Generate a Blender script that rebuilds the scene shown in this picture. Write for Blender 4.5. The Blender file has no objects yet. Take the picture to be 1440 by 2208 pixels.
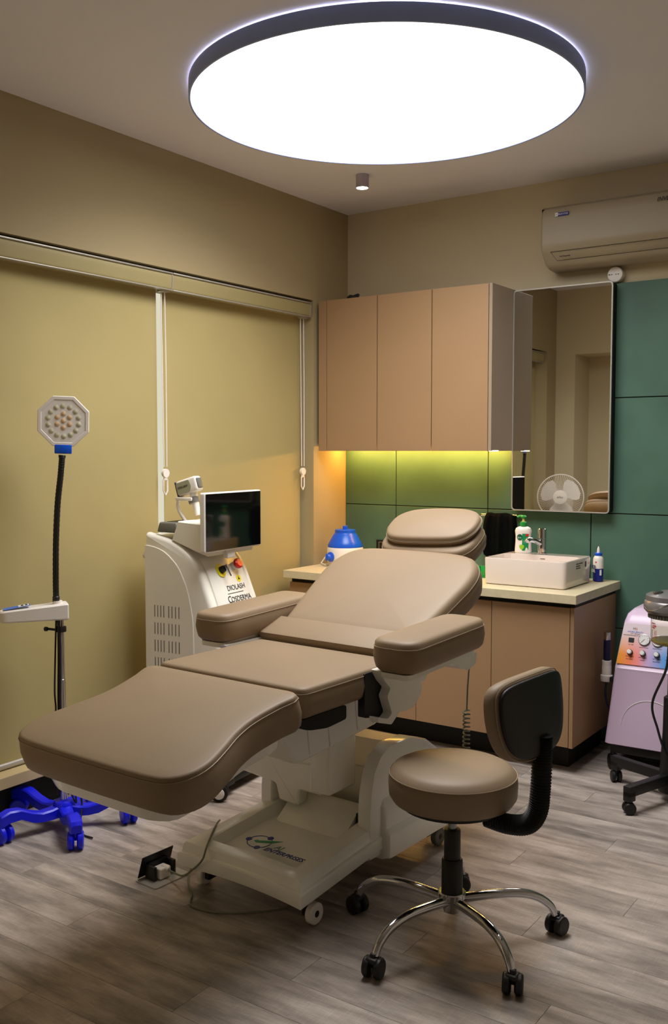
import bpy, bmesh, math, random
from mathutils import Vector, Matrix
R = math.radians
random.seed(7)
SC = bpy.context.scene
COL = SC.collection

# ------------------------------------------------------------------ camera, world, exposure
cam_d = bpy.data.cameras.new('camera'); cam = bpy.data.objects.new('camera', cam_d); COL.objects.link(cam)
cam_d.sensor_fit = 'VERTICAL'; cam_d.sensor_height = 36; cam_d.sensor_width = 24
cam_d.lens = 2081 / 2208 * 36
cam_d.clip_start = .02
cam.location = (0, 0, 1.51); cam.rotation_euler = (R(90 - 3.602), 0, R(34.629))
SC.camera = cam
SC.view_settings.view_transform = 'Standard'; SC.view_settings.look = 'None'
SC.view_settings.exposure = 0.0; SC.view_settings.gamma = 1.0
SC.view_settings.use_curve_mapping = False
wd = bpy.data.worlds.new('evening'); SC.world = wd; wd.use_nodes = True
wb = wd.node_tree.nodes['Background']; wb.inputs[0].default_value = (1, .90, .74, 1); wb.inputs[1].default_value = 0.9
LAMP_E = 2.6     # big ceiling disc
LAMP_W = 41.0     # its downward beam (prismatic diffuser)
LAMP_SPREAD = 140
CEIL_FILL_E = 11.0      # added glowing ring, hidden above the disc, to brighten the ceiling
SPOT_E = 25.0
STRIP_E = 90.0

# ------------------------------------------------------------------ materials
def lin(c):
    c = c / 255
    return c / 12.92 if c <= .04045 else ((c + .055) / 1.055) ** 2.4
def col(rgb): return (lin(rgb[0]), lin(rgb[1]), lin(rgb[2]), 1)
def base(name):
    m = bpy.data.materials.new(name); m.use_nodes = True
    nt = m.node_tree; return m, nt, nt.nodes['Principled BSDF']
def mat(name, rgb, rough=.5, metal=0, var=.06, scale=6, bump=0, bscale=200, coat=0, spec=.5):
    """procedural surface: soft noise in the colour, fine noise in the relief"""
    m, nt, b = base(name)
    c = col(rgb)
    tc = nt.nodes.new('ShaderNodeTexCoord')
    n = nt.nodes.new('ShaderNodeTexNoise'); n.inputs['Scale'].default_value = scale; n.inputs['Detail'].default_value = 3
    nt.links.new(tc.outputs['Object'], n.inputs['Vector'])
    rp = nt.nodes.new('ShaderNodeValToRGB')
    rp.color_ramp.elements[0].position = .3; rp.color_ramp.elements[1].position = .7
    rp.color_ramp.elements[0].color = tuple(v * (1 - var) for v in c[:3]) + (1,)
    rp.color_ramp.elements[1].color = tuple(min(1, v * (1 + var)) for v in c[:3]) + (1,)
    nt.links.new(n.outputs['Fac'], rp.inputs['Fac']); nt.links.new(rp.outputs['Color'], b.inputs['Base Color'])
    b.inputs['Roughness'].default_value = rough; b.inputs['Metallic'].default_value = metal
    b.inputs['Specular IOR Level'].default_value = spec
    if coat: b.inputs['Coat Weight'].default_value = coat; b.inputs['Coat Roughness'].default_value = .08
    if bump:
        n2 = nt.nodes.new('ShaderNodeTexNoise'); n2.inputs['Scale'].default_value = bscale
        nt.links.new(tc.outputs['Object'], n2.inputs['Vector'])
        bp = nt.nodes.new('ShaderNodeBump'); bp.inputs['Strength'].default_value = bump; bp.inputs['Distance'].default_value = .002
        nt.links.new(n2.outputs['Fac'], bp.inputs['Height']); nt.links.new(bp.outputs['Normal'], b.inputs['Normal'])
    return m
def emit(name, rgb, s):
    m, nt, b = base(name)
    b.inputs['Base Color'].default_value = rgb + (1,); b.inputs['Emission Color'].default_value = rgb + (1,); b.inputs['Emission Strength'].default_value = s
    return m
def glassy(name, rgb, rough=.02, ior=1.45):
    m, nt, b = base(name)
    b.inputs['Base Color'].default_value = col(rgb); b.inputs['Transmission Weight'].default_value = 1
    b.inputs['Roughness'].default_value = rough; b.inputs['IOR'].default_value = ior
    return m
def floor_mat():
    m, nt, b = base('vinyl_plank')
    N = nt.nodes.new; L = nt.links.new
    tc = N('ShaderNodeTexCoord'); oi = N('ShaderNodeObjectInfo')
    cx = N('ShaderNodeCombineXYZ'); mu = N('ShaderNodeMath'); mu.operation = 'MULTIPLY'; mu.inputs[1].default_value = 57
    L(oi.outputs['Random'], mu.inputs[0])
    for i in range(3): L(mu.outputs[0], cx.inputs[i])
    ad = N('ShaderNodeVectorMath'); ad.operation = 'ADD'; L(tc.outputs['Object'], ad.inputs[0]); L(cx.outputs[0], ad.inputs[1])
    def noise(sx, sy, sc, det=5, rough=.6):
        mp = N('ShaderNodeMapping'); mp.inputs['Scale'].default_value = (sx, sy, 1); L(ad.outputs[0], mp.inputs[0])
        n = N('ShaderNodeTexNoise'); n.inputs['Scale'].default_value = sc; n.inputs['Detail'].default_value = det; n.inputs['Roughness'].default_value = rough
        L(mp.outputs[0], n.inputs['Vector']); return n
    n1 = noise(1.1, 5, 3.0); n2 = noise(3, 90, 6, 3); n3 = noise(110, 3, 5, 2)
    r1 = N('ShaderNodeValToRGB'); L(n1.outputs['Fac'], r1.inputs[0])
    e = r1.color_ramp.elements; e[0].position = .26; e[0].color = col((110, 102, 97)); e[1].position = .74; e[1].color = col((208, 197, 190))
    k = e.new(.5); k.color = col((168, 157, 150))
    r2 = N('ShaderNodeValToRGB'); L(n2.outputs['Fac'], r2.inputs[0])
    r2.color_ramp.elements[0].position = .35; r2.color_ramp.elements[0].color = (.86, .86, .85, 1); r2.color_ramp.elements[1].position = .68; r2.color_ramp.elements[1].color = (1.12, 1.11, 1.10, 1)
    r3 = N('ShaderNodeValToRGB'); L(n3.outputs['Fac'], r3.inputs[0])
    r3.color_ramp.elements[0].position = .55; r3.color_ramp.elements[0].color = (.97, .97, .97, 1); r3.color_ramp.elements[1].position = .75; r3.color_ramp.elements[1].color = (1.25, 1.24, 1.22, 1)
    def mul(a, c):
        x = N('ShaderNodeMix'); x.data_type = 'RGBA'; x.blend_type = 'MULTIPLY'; x.inputs[0].default_value = 1
        L(a, x.inputs[6]); L(c, x.inputs[7]); return x.outputs[2]
    c = mul(mul(r1.outputs[0], r2.outputs[0]), r3.outputs[0])
    mr = N('ShaderNodeMapRange'); mr.inputs[3].default_value = .93; mr.inputs[4].default_value = 1.06; L(oi.outputs['Random'], mr.inputs[0])
    hs = N('ShaderNodeHueSaturation'); L(c, hs.inputs['Color']); L(mr.outputs[0], hs.inputs['Value'])
    L(hs.outputs[0], b.inputs['Base Color'])
    b.inputs['Roughness'].default_value = .5
    bp = N('ShaderNodeBump'); bp.inputs['Strength'].default_value = .25; bp.inputs['Distance'].default_value = .001
    L(n2.outputs['Fac'], bp.inputs['Height']); L(bp.outputs[0], b.inputs['Normal'])
    return m
def gradient_mat():
    """printed control panel: orange - rose - blue along x, fading to pale lilac upward"""
    m, nt, b = base('printed_gradient'); N = nt.nodes.new; L = nt.links.new
    tc = N('ShaderNodeTexCoord'); sp = N('ShaderNodeSeparateXYZ'); L(tc.outputs['Generated'], sp.inputs[0])
    r = N('ShaderNodeValToRGB'); L(sp.outputs['X'], r.inputs[0])
    e = r.color_ramp.elements; e[0].position = 0; e[0].color = col((255, 170, 40)); e[1].position = 1; e[1].color = col((70, 170, 240))
    for p, c in ((.15, (255, 140, 95)), (.26, (245, 150, 150)), (.38, (205, 180, 225)), (.58, (90, 165, 240))):
        k = e.new(p); k.color = col(c)
    r2 = N('ShaderNodeValToRGB'); L(sp.outputs['Z'], r2.inputs[0])
    r2.color_ramp.elements[0].position = .25; r2.color_ramp.elements[0].color = (0, 0, 0, 1); r2.color_ramp.elements[1].position = .82; r2.color_ramp.elements[1].color = (1, 1, 1, 1)
    x = N('ShaderNodeMix'); x.data_type = 'RGBA'; L(r2.outputs[0], x.inputs[0]); L(r.outputs[0], x.inputs[6]); x.inputs[7].default_value = col((232, 218, 226))
    L(x.outputs[2], b.inputs['Base Color']); b.inputs['Roughness'].default_value = .35
    return m

M_leather = mat('taupe_leather', (142, 121, 96), .54, var=.03, scale=3, bump=.10, bscale=420)
M_seam = mat('leather_piping', (158, 140, 116), .5)
M_cream = mat('cream_moulding', (248, 246, 238), .22, var=.03, scale=4, coat=.3)
M_white = mat('white_plastic', (242, 236, 230), .35, var=.02)
M_machine = mat('machine_white', (250, 247, 238), .32, var=.02)
M_lilac = mat('lilac_white_plastic', (226, 202, 230), .3, var=.02)
M_black = mat('black_plastic', (14, 14, 15), .5)
M_blackgloss = mat('black_screen_glass', (6, 7, 9), .06, spec=.6)
M_blackmat = mat('black_laminate', (8, 8, 8), .7)
M_rubber = mat('black_rubber', (10, 10, 10), .6)
M_chrome = mat('chrome', (205, 205, 208), .07, 1, var=.01)
M_steel = mat('brushed_steel', (150, 152, 155), .25, 1, var=.05)
M_blue = mat('blue_plastic', (14, 26, 236), .35, var=.04)
M_blue2 = mat('bright_blue_plastic', (20, 92, 225), .3, var=.03)
M_navy = mat('navy_plastic', (14, 20, 60), .3)
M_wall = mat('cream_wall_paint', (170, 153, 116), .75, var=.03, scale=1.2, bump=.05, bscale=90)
M_wall_lit = mat('cream_wall_paint_lit', (206, 192, 160), .75, var=.03, scale=1.2, bump=.05, bscale=90)  # same paint as the left wall, stronger light put into its colour
M_ceil = mat('ceiling_paint', (240, 240, 250), .8, var=.02, scale=1)
M_green = mat('green_laminate', (74, 110, 93), .55, var=.16, scale=3.5, bump=.04, bscale=60)
M_dark = mat('pale_far_wall', (214, 206, 192), .7, var=.03)
M_lam = mat('peach_laminate', (164, 131, 97), .45, var=.03, scale=2, bump=.03, bscale=150)
M_side = mat('brown_side_laminate', (160, 142, 122), .3, var=.04, scale=3)
M_stone = mat('cream_quartz', (214, 202, 168), .35, var=.05, scale=40)
M_ceramic = mat('white_ceramic', (226, 212, 202), .12, var=.01, coat=.5)
M_blind = mat('olive_blind_fabric', (178, 162, 110), .8, var=.04, scale=2, bump=.08, bscale=500)
M_rail = mat('blind_rail_fabric', (166, 152, 106), .6, var=.03)
M_alu = mat('pale_aluminium', (190, 186, 178), .35, .4, var=.02)
M_frame = mat('white_window_frame', (232, 222, 196), .4, var=.02)
M_glass = glassy('clear_glass', (240, 245, 240), 0, 1.45)
M_jar = glassy('jar_glass', (245, 246, 236), .0, 1.22)
M_amber = mat('amber_liquid', (176, 156, 70), .2, var=.05)
M_mirror = mat('mirror_silver', (226, 226, 222), .01, 1, var=.0)
M_ac = mat('ac_plastic', (168, 156, 132), .4, var=.02)
M_drum = mat('slate_blue_drum', (150, 166, 214), .5, var=.04)
M_grey = mat('grey_plastic', (104, 104, 98), .4, var=.04)
M_greymetal = mat('silver_grey_plastic', (128, 124, 124), .3, .3, var=.04)
M_spotbody = mat('mauve_grey_can', (170, 160, 164), .5)
M_towel = mat('black_towel', (5, 7, 7), 1, spec=.1, var=.3, scale=40, bump=.5, bscale=300)
M_gr = mat('green_plastic', (20, 150, 60), .35, var=.04)
M_gr2 = mat('label_green', (0, 140, 80), .4)
M_gr3 = mat('dark_label_green', (0, 96, 66), .4)
M_lime = mat('lime_label', (150, 200, 40), .4)
M_yel = mat('yellow_label', (238, 226, 30), .4)
M_red = mat('red_plastic', (214, 24, 30), .3)
M_ink = mat('dark_ink', (60, 58, 60), .6)
M_inkblue = mat('blue_ink', (30, 40, 130), .5)
M_paper = mat('white_print', (235, 235, 235), .5)
M_blueprint = mat('blue_print', (70, 120, 210), .4)
M_cable = mat('grey_green_cable', (120, 122, 104), .5)
M_led = mat('led_lens', (206, 204, 176), .25, var=.15, scale=80)
M_ledw = mat('amber_led_lens', (226, 196, 160), .25, var=.15, scale=80)
M_floor = floor_mat()
M_grad = gradient_mat()
M_lamp = emit('lamp_diffuser_glow', (1, .98, .955), LAMP_E)
M_ceilfill = emit('ceiling_fill_glow', (1, .95, .95), CEIL_FILL_E)
M_spot = emit('spot_glow', (1, .97, .93), SPOT_E)
M_strip = emit('warm_led_strip', (1, .52, .10), STRIP_E)
M_cap = emit('warm_led_end', (1, .85, .6), 3)

# ------------------------------------------------------------------ geometry builder
class B:
    def __init__(s, T=None): s.bm = bmesh.new(); s.T = T or Matrix()
    def _fin(s, vs, T=None):
        m = s.T @ T if T is not None else s.T
        bmesh.ops.transform(s.bm, matrix=m, verts=vs); return s
    def box(s, lo, hi, bev=0, seg=2, T=None, taper=None):
        lo = Vector(lo); hi = Vector(hi); r = bmesh.ops.create_cube(s.bm, size=1)
        vs = r['verts']
        for v in vs:
            v.co = Vector([lo[i] + (v.co[i] + .5) * (hi[i] - lo[i]) for i in range(3)])
        if taper:
            c = (lo + hi) / 2
            for v in vs:
                if v.co.z > c.z: v.co.x = c.x + (v.co.x - c.x) * taper[0]; v.co.y = c.y + (v.co.y - c.y) * taper[1]
        if bev:
            es = list({e for v in vs for e in v.link_edges})
            r2 = bmesh.ops.bevel(s.bm, geom=es, offset=bev, segments=seg, profile=.5, affect='EDGES')
            vs = list({v for f in r2['faces'] for v in f.verts} | {v for v in vs if v.is_valid})
            seen = set(vs); st = list(vs)
            while st:
                v = st.pop()
                for e in v.link_edges:
                    o = e.other_vert(v)
                    if o not in seen: seen.add(o); st.append(o)
            vs = list(seen)
        return s._fin(vs, T)
    def rings(s, rs, closed=True, cap0=True, cap1=True, T=None):
        vv = [[s.bm.verts.new(Vector(p)) for p in r] for r in rs]
        n = len(vv[0])
        for a, b in zip(vv, vv[1:]):
            for i in range(n if closed else n - 1):
                j = (i + 1) % n
                s.bm.faces.new((a[i], a[j], b[j], b[i]))
        if cap0: s.bm.faces.new(list(reversed(vv[0])))
        if cap1: s.bm.faces.new(vv[-1])
        return s._fin([v for r in vv for v in r], T)
    def lathe(s, prof, c=(0, 0, 0), seg=24, T=None):
        c = Vector(c)
        rs = [[c + Vector((r * math.cos(2 * math.pi * i / seg), r * math.sin(2 * math.pi * i / seg), z)) for i in range(seg)] for r, z in prof]
        return s.rings(rs, T=T)
    def cyl(s, p0, p1, r0, r1=None, seg=16, T=None):
        p0 = Vector(p0); p1 = Vector(p1); r1 = r0 if r1 is None else r1
        q = (p1 - p0).to_track_quat('Z', 'Y'); L = (p1 - p0).length
        rs = [[p0 + q @ Vector((r * math.cos(2 * math.pi * i / seg), r * math.sin(2 * math.pi * i / seg), z)) for i in range(seg)] for r, z in ((r0, 0), (r1, L))]
        return s.rings(rs, T=T)
    def tube(s, pts, r, seg=8, closed=False, T=None, flat=1):
        pts = [Vector(p) for p in pts]; n = len(pts); rs = []
        rad = r if callable(r) else (lambda t: r)
        prev = None
        for i, p in enumerate(pts):
            a = pts[(i - 1) % n] if (closed or i) else p
            b = pts[(i + 1) % n] if (closed or i < n - 1) else p
            t = (b - a).normalized()
            if prev is None:
                up = Vector((0, 0, 1)) if abs(t.z) < .9 else Vector((1, 0, 0))
                x = t.cross(up).normalized()
            else:
                x = (prev - t * prev.dot(t)).normalized()
            y = t.cross(x).normalized(); prev = x
            rr = rad(i / (n - 1))
            rs.append([p + x * rr * math.cos(2 * math.pi * k / seg) + y * rr * flat * math.sin(2 * math.pi * k / seg) for k in range(seg)])
        if closed:
            return s.rings(rs + [rs[0]], cap0=False, cap1=False, T=T)
        return s.rings(rs, T=T)
    def prism(s, poly, a, b, axes=(0, 1, 2), T=None, bev=0):
        """polygon in the two first axes, extruded a..b along the third"""
        def P(u, v, w):
            q = [0, 0, 0]; q[axes[0]] = u; q[axes[1]] = v; q[axes[2]] = w; return q
        if bev:
            pin = inset(poly, bev)
            rs = [[P(u, v, a) for u, v in pin], [P(u, v, a + bev) for u, v in poly], [P(u, v, b - bev) for u, v in poly], [P(u, v, b) for u, v in pin]]
        else:
            rs = [[P(u, v, a) for u, v in poly], [P(u, v, b) for u, v in poly]]
        return s.rings(rs, T=T)
    def build(s, name, mt, parent=None, smooth=True, ang=35, world=False, kind=None):
        bm = s.bm
        if world and parent is not None and parent.name in ROOT:
            bmesh.ops.translate(bm, vec=-ROOT[parent.name], verts=bm.verts)
        bmesh.ops.remove_doubles(bm, verts=bm.verts, dist=1e-6)
        bmesh.ops.recalc_face_normals(bm, faces=bm.faces)
        me = bpy.data.meshes.new(name); bm.to_mesh(me); bm.free()
        if smooth:
            me.polygons.foreach_set('use_smooth', [True] * len(me.polygons)); me.set_sharp_from_angle(angle=R(ang))
        me.materials.append(mt)
        return link(name, me, parent, kind)
ROOT = {}
def link(name, me, parent=None, kind=None):
    o = bpy.data.objects.new(name, me); COL.objects.link(o)
    if parent is not None:
        o.parent = parent
        if parent.name in ROOT: ROOT[o.name] = ROOT[parent.name]
    if kind: o['kind'] = kind
    return o
def tag(o, label, cat, group=None):
    o['label'] = label; o['category'] = cat
    if group: o['group'] = group
    return o
def thing(name, label, cat, loc, rot=0, group=None):
    o = bpy.data.objects.new(name, None); COL.objects.link(o); o.empty_display_size = .05
    o.location = loc; o.rotation_euler = (0, 0, rot); ROOT[o.name] = Vector(loc)
    return tag(o, label, cat, group)
def inset(poly, d):
    n = len(poly); out = []
    A = sum(poly[i][0] * poly[(i + 1) % n][1] - poly[(i + 1) % n][0] * poly[i][1] for i in range(n))
    sg = 1 if A > 0 else -1
    for i in range(n):
        a = Vector(poly[i - 1]); b = Vector(poly[i]); c = Vector(poly[(i + 1) % n])
        e1 = (b - a).normalized(); e2 = (c - b).normalized()
        n1 = Vector((-e1.y, e1.x)) * sg; n2 = Vector((-e2.y, e2.x)) * sg
        m = n1 + n2; k = max(.3, m.dot(n1)) if m.length > 1e-6 else 1
        out.append(tuple(b + m * (d / k)))
    return out
def smooth_poly(pts, n=72):
    """closed Catmull-Rom through pts, resampled evenly"""
    m = len(pts); dense = []
    for i in range(m):
        p0, p1, p2, p3 = (Vector(pts[(i + k) % m]) for k in (-1, 0, 1, 2))
        for j in range(16):
            t = j / 16
            dense.append(.5 * (2 * p1 + (p2 - p0) * t + (2 * p0 - 5 * p1 + 4 * p2 - p3) * t * t + (-p0 + 3 * p1 - 3 * p2 + p3) * t ** 3))
    return resample(dense, n)
def resample(dense, n):
    m = len(dense); L = [0]
    for i in range(m): L.append(L[-1] + (Vector(dense[(i + 1) % m]) - Vector(dense[i])).length)
    out = []; k = 0
    for i in range(n):
        t = L[-1] * i / n
        while L[k + 1] < t: k += 1
        f = (t - L[k]) / max(1e-9, L[k + 1] - L[k])
        out.append(tuple(Vector(dense[k % m]).lerp(Vector(dense[(k + 1) % m]), f)))
    return out
def round_poly(pts, r, k=6):
    """polygon with rounded corners; r number or list"""
    n = len(pts); out = []
    for i in range(n):
        a = Vector(pts[i - 1]); b = Vector(pts[i]); c = Vector(pts[(i + 1) % n])
        rr = r[i] if isinstance(r, (list, tuple)) else r
        if rr <= 0: out.append(tuple(b)); continue
        u = (a - b).normalized(); v = (c - b).normalized()
        p = b + u * rr; q = b + v * rr
        for j in range(k + 1):
            t = j / k
            out.append(tuple((1 - t) ** 2 * p + 2 * t * (1 - t) * b + t * t * q))
    return out
def cushion(poly, th, r_top=.018, r_bot=.03, dome=.012, T=None, bulge=.004):
    """padded slab, top at z=0, bottom at -th; returns builder and the seam loop"""
    b = B(T); rs = []
    ctr = Vector((sum(p[0] for p in poly) / len(poly), sum(p[1] for p in poly) / len(poly)))
    def ring(ins, z, sc=1):
        q = inset(poly, ins) if abs(ins) > 1e-6 else poly
        return [(ctr.x + (p[0] - ctr.x) * sc, ctr.y + (p[1] - ctr.y) * sc, z) for p in q]
    rs.append(ring(r_bot, -th, .5))
    for k in range(4):
        a = math.pi / 2 * k / 3; rs.append(ring(r_bot * (1 - math.sin(a)), -th + r_bot * (1 - math.cos(a))))
    rs.append(ring(-bulge, -th * .5))
    rs.append(ring(0, -r_top - .004)); rs.append(ring(.0015, -r_top))
    for k in range(1, 4):
        a = math.pi / 2 * k / 3; rs.append(ring(r_top * (1 - math.cos(a)), -r_top + r_top * math.sin(a)))
    for sc in (.88, .7, .45, .2):
        rs.append(ring(r_top, dome * (1 - sc * sc), sc))
    b.rings(rs, T=None)
    seam = [(p[0], p[1], -r_top - .002) for p in inset(poly, -.0005)]
    return b, seam
def text(s, size, T, mt, parent, name='lettering', ext=.0004, align='CENTER', shear=0, bold=0, sx=1, world=False):
    cu = bpy.data.curves.new('t', 'FONT'); cu.body = s; cu.size = size; cu.extrude = ext; cu.align_x = align; cu.align_y = 'CENTER'; cu.shear = shear; cu.offset = bold
    cu.resolution_u = 3
    o = bpy.data.objects.new('t', cu); COL.objects.link(o)
    bpy.context.view_layer.update()
    me = bpy.data.meshes.new_from_object(o); bpy.data.objects.remove(o); bpy.data.curves.remove(cu)
    if world and parent.name in ROOT: T = Matrix.Translation(-ROOT[parent.name]) @ T
    me.transform(T @ Matrix.Diagonal((sx, 1, 1, 1))); me.name = name
    me.materials.clear(); me.materials.append(mt)
    return link(name, me, parent)
def face(p, right, up):
    r = Vector(right).normalized(); n = r.cross(Vector(up)).normalized(); u = n.cross(r).normalized()
    m = Matrix((r, u, n)).transposed().to_4x4(); m.translation = Vector(p); return m
def rotx(a): return Matrix.Rotation(a, 4, 'X')
def TR(x, y, z): return Matrix.Translation((x, y, z))
def copy_tree(o, parent=None):
    c = o.copy(); COL.objects.link(c)
    if parent is not None: c.parent = parent
    for ch in [k for k in o.children]: copy_tree(ch, c)
    return c
def caster(b_parent, p, dirang, r=.03, w=.05, m_w=M_black, m_h=None, name='caster'):
    """twin-wheel swivel caster under point p (world xy), resting on z=0; wheel axis along dirang"""
    ax = Vector((math.cos(dirang), math.sin(dirang), 0)); c = Vector((p[0], p[1], r))
    b = B()
    for s in (-1, 1):
        prof = [(0, .0), (r * .75, .0), (r, w * .08), (r, w * .30), (r * .85, w * .38), (0, w * .40)]
        T = Matrix.Translation(c + ax * s * w * .08) @ (ax * s).to_track_quat('Z', 'Y').to_matrix().to_4x4()
        b.lathe(prof, seg=20, T=T)
    b.box(c + Vector((-.008, -.008, 0)), c + Vector((.008, .008, r + .012)), .002)
    return b

# ------------------------------------------------------------------ room shell
XL, YB, ZC = -3.254, 4.857, 2.912
RX = .8; FY = -.9
def struct(b, name, mt, **k):
    o = b.build(name, mt, **k); o['kind'] = 'structure'; return o
fl = struct(B().box((-3.7, FY - .1, -.10), (RX + .1, 5.0, -.004)), 'floor', mat('floor_joint', (120, 112, 106), .7), smooth=False)
pw, pl, gap = .153, 1.22, .0004
row = 0; y = -.78
mesh_cache = {}
while y < YB:
    x = -3.40 + [0, -.47, -.83, -.22, -.66][row % 5] * 1.0
    while x < RX:
        x0, x1 = max(x, -3.40), min(x + pl, RX); y1 = min(y + pw, YB + .01)
        if x1 - x0 > .02:
            key = (round(x1 - x0, 3), round(y1 - y, 3))
            if key not in mesh_cache:
                lx, ly = (x1 - x0) / 2 - gap, (y1 - y) / 2 - gap
                o = B().box((-lx, -ly, -.006), (lx, ly, 0), .0006, 1).build('plank', M_floor, fl, smooth=False)
                mesh_cache[key] = o.data
            else:
                o = link('plank', mesh_cache[key], fl)
            o.location = ((x0 + x1) / 2, (y + y1) / 2, 0)
        x += pl
    y += pw; row += 1
struct(B().box((-3.7, FY - .1, ZC), (RX + .1, 5.0, ZC + .1)), 'ceiling', M_ceil, smooth=False)
# back wall with green laminate panels
wb_ = struct(B().box((-3.7, YB, -.1), (RX + .1, YB + .12, ZC)), 'wall_back', M_wall_lit, smooth=False)
xs = [XL, -2.900, -2.313, -1.730, -1.147, -.56, .02, .60, RX]
zs = [.0, .0245, .609, 1.194, 1.779, 2.352]
YP = 4.835
B().box((XL + .001, 4.842, .01), (RX - .001, YB - .0005, 2.349)).build('panel_backing', M_blackmat, wb_, smooth=False)
for i in range(len(xs) - 1):
    for j in range(1, len(zs) - 1):
        B().box((xs[i] + .0025, YP, zs[j] + .0025), (xs[i + 1] - .0025, 4.843, zs[j + 1] - .0025), .0012, 1).build('panel', M_green, wb_, smooth=False)
# left wall: header, pier by the corner, pier towards the front, low sill block; window recess between
YW0, YW1, ZH = 1.60, 4.505, 2.367
wl = B()
wl.box((-3.5, FY, ZH), (XL, YB, ZC))                 # header
wl.box((-3.5, YW1, -.05), (XL, YB, ZH))               # pier at corner
wl.box((-3.5, FY, -.05), (XL, YW0, ZH))               # pier towards the front
wl.box((-3.5, YW0, -.05), (-3.34, YW1, .149))         # recessed foot under the sill
struct(wl, 'wall_left', M_wall, smooth=False)
struct(B().box((-3.5, YW0, .150), (XL, YW1, .200), .003), 'trim_1', mat('sill_stone', (206, 184, 140), .5, var=.03), smooth=False)
struct(B().box((-3.34, YW0, 0), (-3.332, YW1, .149)), 'baseboard_left', M_blackmat, smooth=False)
struct(B().box((RX, FY - .1, -.1), (RX + .1, 5.0, ZC)), 'wall_right', M_dark, smooth=False)
wf = B()
struct(B().box((-3.5, FY - .1, -.1), (RX + .1, FY, ZC)), 'wall_front', M_dark, smooth=False)
wf.box((-3.26, FY, 0), (-3.08, 1.40, ZC))             # pier seen in the mirror
wf.box((-3.08, FY, 0), (-2.15, 1.05, ZC))
wf.box((-3.08, 1.05, 2.35), (-2.15, 1.40, ZC))
struct(wf, 'wall_pier', M_wall_lit, smooth=False)
# window behind the blinds
win = B()
for y0, y1 in ((YW0, YW0 + .05), (3.335, 3.345), (YW1 - .05, YW1)): win.box((-3.47, y0, .2), (-3.42, y1, ZH), .004)
for z0, z1 in ((.2, .25), (ZH - .05, ZH)): win.box((-3.47, YW0, z0), (-3.42, YW1, z1), .004)
wn = struct(win, 'window_1', M_frame, smooth=False)
B().box((-3.448, YW0, .22), (-3.442, YW1, ZH - .02)).build('pane', M_glass, wn, smooth=False)

# ------------------------------------------------------------------ roller blinds
def blind(y0, y1, yr0, yr1, chain_y, label, hook_z):
    t = thing('roller_blind', label, 'blind', (-3.33, (y0 + y1) / 2, 2.35), group=None)
    B().box((-3.332, y0, .212), (-3.330, y1, 2.31)).build('fabric', M_blind, t, world=True, smooth=False)
    bar = B().tube([(-3.331, y0 + .003, .216), (-3.331, y1 - .003, .216)], .013, 10)
    bar.build('bottom_bar', M_alu, t, world=True)
    # cassette: rounded fascia wrapped in fabric with aluminium edges
    prof = round_poly([(-3.395, 2.272), (-3.262, 2.272), (-3.256, 2.345), (-3.272, 2.356), (-3.395, 2.356)], [.01, .012, .02, .008, .004], 5)
    B().prism(prof, yr0, yr1, (0, 2, 1)).build('cassette', M_rail, t, world=True)
    e = B(); e.box((-3.275, yr0, 2.346), (-3.2535, yr1, 2.3535), .002); e.box((-3.285, yr0, 2.268), (-3.257, yr1, 2.2735), .002)
    e.build('edge_strip', M_alu, t, world=True)
    cap = B(); pc = inset(prof, -.003); cap.prism(pc, yr1 - .004, yr1 + .001, (0, 2, 1)); cap.build('end_cap', M_alu, t, world=True)
    # bead chain loop with a weight
    ch = B()
    ya, yb = chain_y
    for yy in (ya, yb): ch.tube([(-3.30, yy, 2.29), (-3.297, yy + .001, 1.9), (-3.295, (ya + yb) / 2 + (yy - (ya + yb) / 2) * .8, hook_z + .03)], .0026, 6)
    ch.build('bead_chain', M_white, t, world=True)
    mid = (ya + yb) / 2
    w = B(); w.cyl((-3.302, mid, hook_z), (-3.288, mid, hook_z), .021, seg=20)
    w.box((-3.300, mid - .012, hook_z - .035), (-3.290, mid + .012, hook_z), .004)
    wt = w.build('chain_weight', M_white, t, world=True)
    k = B(); k.tube([(-3.296, mid - .013, hook_z - .03), (-3.296, mid - .014, hook_z - .085), (-3.296, mid, hook_z - .105), (-3.296, mid + .014, hook_z - .085), (-3.296, mid + .013, hook_z - .03)], .004, 6)
    k.build('wall_clip', M_white, t, world=True)
    b = B(); b.box((-3.312, ya - .016, 2.262), (-3.275, yb + .012, 2.288), .003); b.build('chain_bracket', M_alu, t, world=True)
    return t
blind(1.68, 3.334, 1.66, 3.374, (3.338, 3.362), 'olive roller blind on the left, behind the blue-footed lamp', 1.405)
blind(3.376, 4.476, 3.377, 4.488, (4.442, 4.472), 'olive roller blind behind the laser machine, next to the corner', 1.395)

# ------------------------------------------------------------------ ceiling lights
lc = (-2.024, 3.28); LR = .757
t = thing('ceiling_lamp', 'huge round ceiling lamp with glowing disc and slate-blue rim', 'lamp', (lc[0], lc[1], ZC))
prof = [(LR - .007, -.066), (LR, -.066), (LR, -.006), (LR - .02, -.006), (LR - .02, -.05), (LR - .007, -.05)]
b = B(); b.rings([[(r * math.cos(2 * math.pi * i / 128), r * math.sin(2 * math.pi * i / 128), z) for i in range(128)] for r, z in prof + prof[:1]], cap0=False, cap1=False)
b.build('rim', M_drum, t)
B().lathe([(LR - .12, 0), (LR - .12, -.020), (LR - .02, -.020)], seg=96).build('mounting_plate', M_white, t)
b = B(); b.rings([[(r_ * math.cos(2 * math.pi * i / 128), r_ * math.sin(2 * math.pi * i / 128), z) for i in range(128)] for r_, z in ((LR - .10, -.0195), (LR - .10, -.010), (LR - .022, -.010), (LR - .022, -.0195))], cap0=False, cap1=False)
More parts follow.
